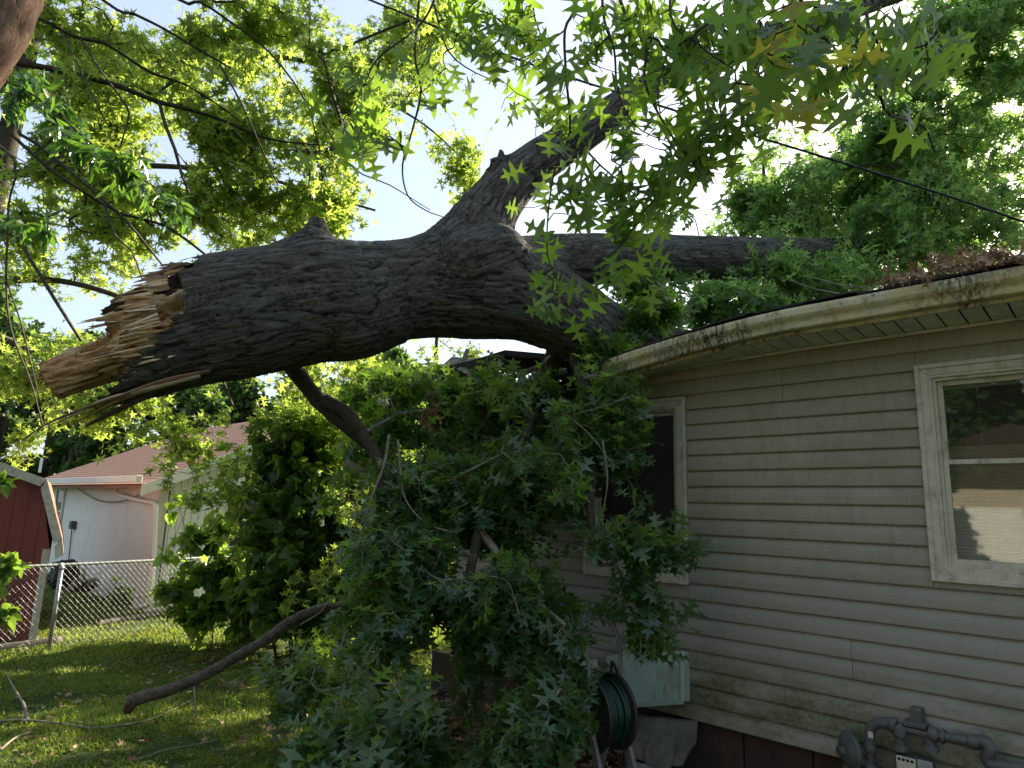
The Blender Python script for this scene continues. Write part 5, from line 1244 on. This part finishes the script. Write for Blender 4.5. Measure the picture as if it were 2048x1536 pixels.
mb = MB(); mb.prism([kp(.05, 0, WH-.1), kp(.05, GW, WH-.1), kp(.05, GW/2, WH+GW/2*PP)], w*.05); mb.obj('gable', M_dark, nh)
mb = MB(); mb.obox(kp(-.006, GW/2, WH-.11), w*.015, g_*GW/2, UP*.018); mb.obj('trim_band', M_white, nh)
for bb in (-.012,):
    m2 = MB(); m2.obox(kp(-.005, .045, WH/2-.06), w*.018, g_*.06, UP*(WH/2-.06)); m2.obj('corner_board', M_bounce, nh)
m2 = MB(); m2.tube([kp(-.03, .16, WH-.14), kp(-.03, .16, .1)], .014, 6); m2.obj('conduit', M_pipe, nh)
# roof with thickness
OH = .42; EO = .30
def rp(a, b, dz=0): return kp(a, b, WH-.02+min(b+OH, GW+OH-b)*PP-OH*PP+.14+dz)
for s in (0, 1):
    b0, b1 = (-OH, GW/2) if s == 0 else (GW/2, GW+OH)
    m2 = MB(); vs = [rp(-EO, b0), rp(LW+EO, b0), rp(LW+EO, b1), rp(-EO, b1)]; m2.prism(vs, -UP*.05); rfo = m2.obj('roof', M_brownshingle, nh)
    # shingle courses as slightly raised strips
    if s == 0:
        kk = int((b1-b0)/.14); m2 = MB()
        for i in range(kk):
            c0_ = b0+i*.14; m2.prism([rp(-EO, c0_, .007), rp(LW+EO, c0_, .007), rp(LW+EO, c0_+.13, .003), rp(-EO, c0_+.13, .003)], -UP*.002)
        m2.obj('shingle_courses', M_brownshingle, rfo, kind='stuff')
for s in (0, 1):
    b0, b1 = (-OH, GW/2) if s == 0 else (GW/2, GW+OH)
    m2 = MB(); m2.prism([rp(-EO-.01, b0, -.19), rp(-EO-.01, b1, -.19), rp(-EO-.01, b1, .01), rp(-EO-.01, b0, .01)], -w*.025); m2.obj('rake_board', M_whitegut, nh)
m2 = MB(); m2.prism([kp(-EO, -OH, WH-.04), kp(LW+EO, -OH, WH-.04), kp(LW+EO, 0, WH-.04), kp(-EO, 0, WH-.04)], -UP*.012); m2.obj('soffit', M_white, nh)
m2 = MB(); e0 = kp(-EO, -OH-.045, WH+.03); e1_ = kp(LW+EO, -OH-.045, WH+.03); m2.obox((e0+e1_)/2, (e1_-e0)/2, g_*.05, UP*.06); m2.obj('gutter', M_whitegut, nh, bevel=.01)
def kpl(x, y, off, gable=False):
    return onplane(x, y, K-w*off if gable else K-g_*off, w if gable else g_)
def ktube(name, pts, r, mat, off, sides=8, nseg=5):
    P = spline([kpl(x, y, off) for x, y in pts], nseg); m2 = MB(); m2.tube(P, r, sides); return m2.obj(name, mat, nh, smooth=True)
ktube('downspout', [(231, 966), (233, 985), (245, 992), (285, 1002), (306, 1006), (312, 1018), (310, 1060), (303, 1190), (298, 1208), (278, 1216)], .042, M_whitegut, .12)
ktube('drooping_cable', [(152, 974), (170, 987), (195, 1000), (222, 1004), (255, 1000), (285, 986), (306, 974)], .010, M_cable, .06, 5)
ktube('conduit', [(144, 1056), (141, 1085), (137, 1125)], .012, M_pipe, .03, 5)
m2 = MB(); m2.obox(kpl(145, 1050, .06), w*.10, g_*.05, UP*.09); m2.obj('meter_box', M_pipedark, nh, bevel=.01)
def nwin(c_, ax, out, hw, hh, label):
    m2 = MB()
    for s in (-1, 1): m2.obox(c_+ax*(hw+.03)*s, ax*.035, out*.02, UP*(hh+.065)); 
    for s in (-1, 1): m2.obox(c_+UP*(hh+.03)*s, ax*hw, out*.019, UP*.035)
    m2.obox(c_, ax*hw, out*.012, UP*.02); f = m2.obj('window', M_white, nh, label=label)
    for s in (-1, 1):
        m2 = MB(); m2.obox(c_+UP*hh*.5*s-out*.005, ax*hw, out*.004, UP*(hh*.5-.01)); m2.obj('pane', M_glassdark, f)
    m2 = MB(); m2.obox(c_-out*.012, ax*hw, out*.003, UP*hh); m2.obj('curtain', M_room, f)
nwin(kpl(116, 1022, .03), w, -g_, .30, .50, 'sash window beside the red shed')
nwin(kpl(492, 1040, .03, True), g_, -w, .30, .50, 'window in the gable wall behind the bush')
for x, y, hh in ((80, 939, .40), (127, 924, .22)):
    p = onplane(x, y, K-g_*(-2.0), g_); 
    # stand on the roof plane
    d_ = ray(x, y); best = min(np.arange(8, 30, .02), key=lambda s_: abs((CP+d_*s_)[2]-(K[2]+WH+.12+max(-OH, np.dot(CP+d_*s_-K, g_))*PP)))
    p = CP+d_*best; m2 = MB(); m2.tube([p-UP*.1, p+UP*hh], .045, 10); m2.obj('vent_pipe', M_whitegut if hh > .3 else M_black, nh); 
# things by the neighbour's wall
ju = thing('dark_tarp', 'black tarp heap against the white wall behind the fence', 'tarp', kpl(128, 1160, .3)*V(1, 1, 0)+V(0, 0, -.26))
def rock(name, c_, r, mat, parent, seed, sq=(1, 1, .7)):
    bm_v = []; m2 = MB(); N_ = 12
    rows_ = [[(math.sin(math.pi*i/8)*math.cos(2*math.pi*j/N_), math.sin(math.pi*i/8)*math.sin(2*math.pi*j/N_), math.cos(math.pi*i/8)) for j in range(N_)] for i in range(9)]
    vv = [c_+np.array(q)*V(*sq)*r*(1+.35*noise.noise(Vector(q)*1.8+Vector((seed, 0, 0)))) for rw in rows_ for q in rw]
    m2.add(vv, [(i*N_+j, i*N_+(j+1) % N_, (i+1)*N_+(j+1) % N_, (i+1)*N_+j) for i in range(8) for j in range(N_)]); return m2.obj(name, mat, parent, smooth=False)
rock('tarp', kpl(126, 1148, .35), .34, M_cable, ju, 3, (1, .8, .85))
for i, (x, y, r, lb_) in enumerate([(160, 1168, .17, 'brownish rock beside the black tarp'), (176, 1172, .15, 'dark rock at the right end of the rock pile by the white wall'), (150, 1176, .12, 'small rock in front of the tarp heap'), (187, 1163, .10, 'pale grey stone against the white wall')]):
    t_ = thing('rock', lb_, 'rock', kpl(x, y, .3), 'rocks by the white wall'); rock('stone', kpl(x, y, .3), r, [M_stone, M_found, M_plank, M_block][i], t_, i*4+1)
pk = thing('loose_plank', 'weathered grey plank lying on the grass before the white corner', 'plank', onground(258, 1236))
a, b = onground(216, 1242, .06), onground(302, 1228, .06); m2 = MB(); m2.obox((a+b)/2, (b-a)/2, V(.05, .13, 0), UP*.03); m2.obj('board', M_plank, pk)

# ================================================================== RED SHED
SH = at(72, 1270, 9.7); SH[2] = -.3; sx = nrm(V(-1, -.10, 0)); sy = nrm(V(-.55, .84, 0))
def sp3(a, b, z): return SH+sx*a+sy*b+UP*z
sh = thing('red_shed', 'red gambrel roofed garden shed with cream trim at the left edge', 'shed', SH)
prof = [(0, 0), (0, 1.28), (.235, 2.17), (1.15, 2.47), (2.065, 2.17), (2.30, 1.28), (2.30, 0)]
mb = MB(); mb.prism([sp3(a, .03, z) for a, z in prof], sy*3.); mb.obj('wall', M_red, sh)
for i in range(12):     # vertical boards on the front
    a0 = i*.1917+.003; a1 = a0+.186
    def ztop(a):
        return float(np.interp(a, [q[0] for q in prof[1:6]], [q[1] for q in prof[1:6]]))-.01
    ks = sorted(set([a0, a1]+[q[0] for q in prof[1:6] if a0 < q[0] < a1]))
    m2 = MB(); m2.prism([sp3(a0, .03, .0), sp3(a1, .03, .0)]+[sp3(a, .03, ztop(a)) for a in ks[::-1]], -sy*.018); m2.obj('board', M_red, sh)
m2 = MB(); rfp = [(-.20, 1.20), (-.145, 1.42), (.18, 2.235), (1.15, 2.56), (2.12, 2.235), (2.49, 1.24)]
rin = [(-.14, 1.18), (-.09, 1.38), (.215, 2.17), (1.15, 2.48), (2.085, 2.17), (2.44, 1.2)]
for i in range(5):
    m2.prism([sp3(*(rfp[i][0], -.12, rfp[i][1])), sp3(rfp[i+1][0], -.12, rfp[i+1][1]), sp3(rin[i+1][0], -.12, rin[i+1][1]), sp3(rin[i][0], -.12, rin[i][1])], sy*3.3)
m2.obj('roof', M_brownshingle, sh)
for i in range(5):
    m2 = MB(); q = [(rfp[i][0], rfp[i][1]+.006), (rfp[i+1][0], rfp[i+1][1]+.006), (rin[i+1][0]+.03*(1 if i < 2 else -1), rin[i+1][1]-.06), (rin[i][0]+.045*(1 if i < 3 else -1), rin[i][1]-.03)]
    m2.prism([sp3(a, -.121, z) for a, z in q], -sy*.025); m2.obj('trim_board', M_trim, sh)
m2 = MB(); m2.obox(sp3(.04, .0, .64), sx*.05, sy*.018, UP*.63); m2.obj('corner_trim', M_trim, sh)
m2 = MB(); m2.obox(sp3(1.1, .05, -.08), sx*1.2, sy*.08, UP*.07); m2.obj('skid', M_found, sh)
lp = thing('low_timber', 'weathered timber on the grass in front of the red shed', 'timber', onground(60, 1285)); a, b = onground(-40, 1300, .05), onground(120, 1278, .05); m2 = MB(); m2.obox((a+b)/2, (b-a)/2, V(.01, .05, 0), UP*.035); m2.obj('board', M_plank, lp)

# ================================================================== CHAIN LINK FENCE
F0 = V(-6.16, 8.79, 0); fd = nrm(V(.5, .87, 0))
def fp_(s, z): 
    p = F0+fd*s; return V(p[0], p[1], gz(p[0], p[1])+z)
cf = thing('chain_link_fence', 'galvanised chain link fence between the lawn and the red shed', 'fence', fp_(0, 0))
S0, S1, FH = -4.2, 9.0, 1.07
m2 = MB(); m2.tube([fp_(s, FH) for s in np.linspace(S0, S1, 14)], .021, 10); m2.obj('top_rail', M_galv, cf, smooth=True)
for s in (-2.5, .46, 3.5, 6.5):
    m2 = MB(); m2.tube([fp_(s, -.1)+V(.03, -.02, 0), fp_(s, FH-.02)+V(.03, -.02, 0)], .026, 12); po = m2.obj('post', M_galv, cf, smooth=True)
    m2 = MB(); c_ = fp_(s, FH); m2.tube([c_-fd*.03, c_+fd*.03], .029, 12); m2.tube([c_-UP*.06+V(.03, -.02, 0), c_-UP*.01+V(.03, -.02, 0)], .031, 12); m2.obj('post_cap', M_galv, po, smooth=True)
m2 = MB(); fn = nrm(np.cross(fd, UP)); pit = .075
k = int((S1-S0)/pit)
SA = []; SB = []
for i in range(-16, k+1):
    for dr in (1, -1):
        # a wire climbs one diamond per half pitch, bulging where wires hook
        p = None; nz = 28
        for j in range(nz+1):
            z_ = .04+(FH+.03-.04)*j/nz; s_ = S0+i*pit+(pit*.5*j if dr > 0 else -pit*.5*j+nz*pit*.5)
            if not S0 < s_ < S1: p = None; continue
            q = fp_(s_, z_)+fn*(.003*dr*(1 if j % 2 else -1)+.02)
            if p is not None: SA.append(p); SB.append(q)
            p = q
SA, SB = np.array(SA), np.array(SB)
part('wire_mesh', tubes_mesh('wire_mesh', SA, SB, np.full(len(SA), .0012), np.full(len(SA), .0012), M_wire, 3), cf, 'stuff')

# ================================================================== LAWN
cnt = 150000
yy = 4.2*np.exp(rng.random(cnt)*math.log(17/4.2)); xx = (rng.random(cnt)*1.05-.80)*yy*1.02
keep = np.ones(cnt, bool)
off = (np.stack([xx, yy, yy*0], 1)-P0)@n; keep &= soil(xx, yy) < .55
dens = np.array([noise.noise(Vector((a*1.1, b*1.1, 0)))+.6*noise.noise(Vector((a*4, b*4, 0))) for a, b in zip(xx, yy)]); keep &= dens > -.38-.25*rng.random(cnt)+.6*soil(xx, yy)
xx, yy, dens = xx[keep], yy[keep], dens[keep]
zz = np.array([gz(a, b)+.035*noise.noise(Vector((a*.7, b*.7, 0)))+.012*noise.noise(Vector((a*4, b*4, 3))) for a, b in zip(xx, yy)])
m_ = len(xx); hb = rng.uniform(.014, .046, m_)*(1+.5*np.clip(dens, -.5, 1))*(.8+.05*yy); wb = rng.uniform(.0035, .007, m_)*(.6+.13*yy); aa = rng.random(m_)*2*np.pi; ln = rng.normal(size=(m_, 2))*.022
base = np.stack([xx, yy, zz], 1); dx = np.stack([np.cos(aa)*wb, np.sin(aa)*wb, 0*aa], 1); tp = base+np.stack([ln[:, 0], ln[:, 1], hb], 1)
vv = np.stack([base-dx, base+dx, tp], 1).reshape(-1, 3)
gv = np.clip(.5+.35*dens+rng.normal(0, .15, m_), 0, 1)
o = part('grass', mesh_from('grass', vv, tris=np.arange(3*m_).reshape(-1, 3), mat=M_grass, var=np.repeat(gv, 3))); o['kind'] = 'stuff'; o['label'] = 'short weedy lawn grass'
cw = 14000; sel = rng.choice(m_, cw); pb = base[sel]+np.stack([rng.normal(0, .02, cw), rng.normal(0, .02, cw), rng.uniform(.01, .05, cw)], 1)
d_ = rng.normal(size=(cw, 3)); d_[:, 2] = abs(d_[:, 2])*.3
o = part('clover', leaves_mesh('clover', OVATE, pb, leaf_frames(pb, d_, 1.6, .6), rng.uniform(.016, .05, cw), M_grass, gv[sel])); o['kind'] = 'stuff'; o['label'] = 'broad leaved lawn weeds'
cw = 2600; q = rng.random((cw, 2)); tt_ = -3+q[:, 0]*5.8; of = .02+q[:, 1]**1.3*1.7; pb = P0+np.outer(tt_, w)+np.outer(of, n); pb[:, 2] = .012+rng.random(cw)*.03
pb2 = np.stack([rng.uniform(-4, .5, 240), rng.uniform(4.6, 9.5, 240), np.full(240, .03)], 1); pb2[:, 2] = [gz(a, b)+.03 for a, b, c in pb2]; pb = np.concatenate([pb, pb2]); cw = len(pb)
d_ = rng.normal(size=(cw, 3)); d_[:, 2] *= .3
o = part('leaf_litter', leaves_mesh('leaf_litter', OAK_LO, pb, leaf_frames(pb, d_, 1.2, 1.), rng.uniform(.05, .11, cw), M_dead, rng.random(cw)*.8)); o['kind'] = 'stuff'; o['label'] = 'dead brown leaf litter along the house foot'

cw = 1500; xx_ = rng.uniform(-6.5, .5, cw); yy_ = rng.uniform(4.4, 10.5, cw); pb = np.stack([xx_, yy_, np.array([gz(a, b) for a, b in zip(xx_, yy_)])+rng.uniform(.015, .05, cw)], 1)
d_ = rng.normal(size=(cw, 3)); d_[:, 2] *= .25
o = part('lawn_debris', leaves_mesh('lawn_debris', FAR, pb, leaf_frames(pb, d_, 1.2, 1.), rng.uniform(.015, .05, cw), M_dead, rng.random(cw))); o['kind'] = 'stuff'; o['label'] = 'bits of bark and dead leaf scattered over the lawn'
# ================================================================== BRANCHES ON THE LAWN
fb = thing('fallen_branch', 'thick broken branch slanting from the lawn up into the leaves', 'branch', onground(262, 1415))
sp_ = spline([[*at(x, y, Y), rpx(r, Y)] for x, y, Y, r in [(256, 1412, 5.75, 13), (275, 1398, 5.8, 13.5), (330, 1382, 5.85, 12.5), (400, 1355, 5.95, 12), (470, 1315, 6.1, 11.5), (530, 1280, 6.25, 11.5), (585, 1240, 6.4, 11), (640, 1218, 6.5, 10.5), (695, 1207, 6.6, 9), (760, 1180, 6.6, 7)]], 8)
m2 = MB(); m2.tube(sp_[:, :3], list(sp_[:, 3]*.84), 14); v = np.array(m2.v)
for i in range(len(v)):
    k = i//14; c_ = sp_[min(k, len(sp_)-1), :3]; v[i] = c_+(v[i]-c_)*(1+.16*noise.noise(Vector(v[i]*10))+.08*noise.noise(Vector(v[i]*28)))
m2.v = [tuple(a) for a in v]; m2.obj('stem', M_branch, fb, smooth=True)
rock('broken_end', at(258, 1413, 5.74), .055, M_wood[3], fb, 9, (.6, .8, 1.1))
for rows in ([(388, 1372, 5.9), (390, 1400, 5.7), (391, 1435, 5.6)], [(600, 1250, 6.3), (640, 1225, 6.4), (660, 1200, 6.5), (690, 1190, 6.7)]):
    m2 = MB(); P = spline([at(*r) for r in rows], 5); m2.tube(P, list(np.linspace(.007, .004, len(P))), 6); m2.obj('twig', M_twiggrey, fb, smooth=True)
def stick(label, pts, r0, r1, subs=()):
    t_ = thing('fallen_twig', label, 'twig', onground(*pts[0]), 'twigs lying on the lawn')
    P = spline([onground(x, y, .035) for x, y in pts], 6); m2 = MB(); m2.tube(P, list(np.linspace(r0, r1, len(P))), 7); m2.obj('stem', M_twiggrey, t_, smooth=True)
    for s in subs:
        P = spline([onground(s[0][0], s[0][1], .035)]+[onground(x, y, .08+.05*i) for i, (x, y) in enumerate(s[1:])], 5); m2 = MB(); m2.tube(P, list(np.linspace(r1*1.3, r1*.6, len(P))), 6); m2.obj('side_twig', M_twiggrey, t_, smooth=True)
stick('long thin twig lying across the lawn below the thick branch', [(388, 1397), (345, 1420), (285, 1443), (190, 1456), (120, 1447), (40, 1440), (-20, 1444)], .006, .011, [[(55, 1440), (48, 1410), (30, 1380), (15, 1352)]])
stick('short pale twig near the bottom left corner', [(0, 1500), (30, 1476), (60, 1464)], .010, .005)
stick('thin twig on the grass near the bottom, ending at the dark leaves', [(270, 1520), (330, 1500), (390, 1490), (440, 1478)], .004, .007)
stick('short dark twig by the foot of the fence post', [(190, 1330), (230, 1322), (262, 1330)], .005, .003)
stick('pale twig half way up the lawn', [(330, 1330), (370, 1345), (420, 1338)], .004, .003)
stick('bent twig right of the thick branch', [(500, 1445), (540, 1425), (575, 1390), (590, 1365)], .006, .003)

# ================================================================== CABLE
cb = thing('service_cable', 'black service cable sloping across the sky down to the right', 'cable', at(1500, 270, 3.9))
P = spline([at(x, y, Y) for x, y, Y in [(300, -180, 4.3), (740, 0, 4.2), (1050, 124, 4.1), (1300, 205, 4.0), (1500, 269, 3.9), (1780, 355, 3.85), (2048, 444, 3.8), (2350, 560, 3.75)]], 8)
m2 = MB(); m2.tube(P, .0075, 8); m2.obj('wire', M_cable, cb, smooth=True)
m2 = MB(); a_ = [];
for i in range(len(P)*3-3):
    u = i/3.; k = int(u); c_ = P[k]+(P[min(k+1, len(P)-1)]-P[k])*(u-k); a_.append(c_+.008*(UP*math.cos(i*1.3)+V(0, 1, 0)*math.sin(i*1.3)))
m2.tube(a_, .0028, 5); m2.obj('messenger_wire', M_cable, cb, smooth=True)

DEADT = (OAK_MID[0].copy(), OAK_MID[1]); _x, _y = DEADT[0][:, 0].copy(), DEADT[0][:, 1].copy()
DEADT[0][:, 0] = np.sin(_x*3.2)*.28; DEADT[0][:, 2] = (1-np.cos(_x*3.4))*.30+.18*np.sin(_y*5)
# ================================================================== DEAD LEAVES ON THE ROOF
dl = thing('dead_leaf_pile', 'heap of curled brown oak leaves caught on the roof edge above the gutter', 'leaf pile', roof_pt(-1.6, .4))
pos = []
for k in range(270):
    t = rng.uniform(-2.0, -1.33); o_ = rng.uniform(-.1, .56); hh = .085*max(0, 1-abs(t+1.66)/.42)*rng.random()+.01
    pos.append(roof_pt(t, o_, .03+hh))
pos = np.array(pos); d_ = rng.normal(size=(len(pos), 3)); R = leaf_frames(pos, d_, .5, 1.6)
leaf_parts('leaf', DEADT, pos, R, rng.uniform(.06, .10, len(pos)), M_dead, rng.random(len(pos)), dl)
for k, (t, o_, L) in enumerate([(-1.15, .5, .25), (-2.1, .2, .5), (-1.3, .4, .3)]):
    m2 = MB(); a = roof_pt(t, o_, .04); m2.tube([a, a+w*L*.5+UP*.05, a+w*L+UP*.12+n*.05], .005, 5); m2.obj('twig', M_twiggrey, dl)
# clump of dead leaves caught under the trunk
for (x, y, Y, c_, lb_) in ((865, 825, 4.9, 22, 'small rusty clump of dead leaves hanging under the trunk'), (470, 1375, 5.4, 14, 'little heap of rusty dead leaves on the lawn by the thick branch')):
    t_ = thing('dead_leaf_clump', lb_, 'leaves', at(x, y, Y)); pos = at(x, y, Y)+rng.normal(size=(c_, 3))*.05; d_ = rng.normal(size=(c_, 3))
    if y > 1300: pos = np.array([onground(x, y, .03)+rng.normal(size=3)*V(.09, .09, .012) for _ in range(c_)])
    leaf_parts('leaf', DEADT, pos, leaf_frames(pos, d_, .2, 1.5), rng.uniform(.06, .10, c_), M_dead, rng.random(c_)*.6, t_)

# ================================================================== HOUSE ACROSS THE YARD, behind the camera (reflected in the window)
RC = V(-9.5, -6.5, 0); ra_ = nrm(V(-.63, .777, 0)); rn = nrm(V(.777, .63, 0))
rh = thing('tan_house', 'tan gabled house across the yard behind the camera', 'house', RC)
mb = MB(); mb.obox(RC+UP*1.3-rn*2.5, ra_*4.5, rn*2.5, UP*1.3); mb.obj('wall', simple('tan_wall', (.50, .43, .33), (.4, .34, .26), 2, .7), rh)
mb = MB(); mb.prism([RC+ra_*4.9+UP*2.6, RC-ra_*4.9+UP*2.6, RC+UP*4.2], -rn*5); mb.obj('gable', M_found, rh)
mb = MB(); mb.obox(RC+UP*1.1+ra_*1.0+rn*.02, ra_*1.1, rn*.02, UP*1.05); mb.obj('door', M_white, rh)

if False: print('TRIS', sum(len(m.loops)-2*len(m.polygons) for m in bpy.data.meshes))
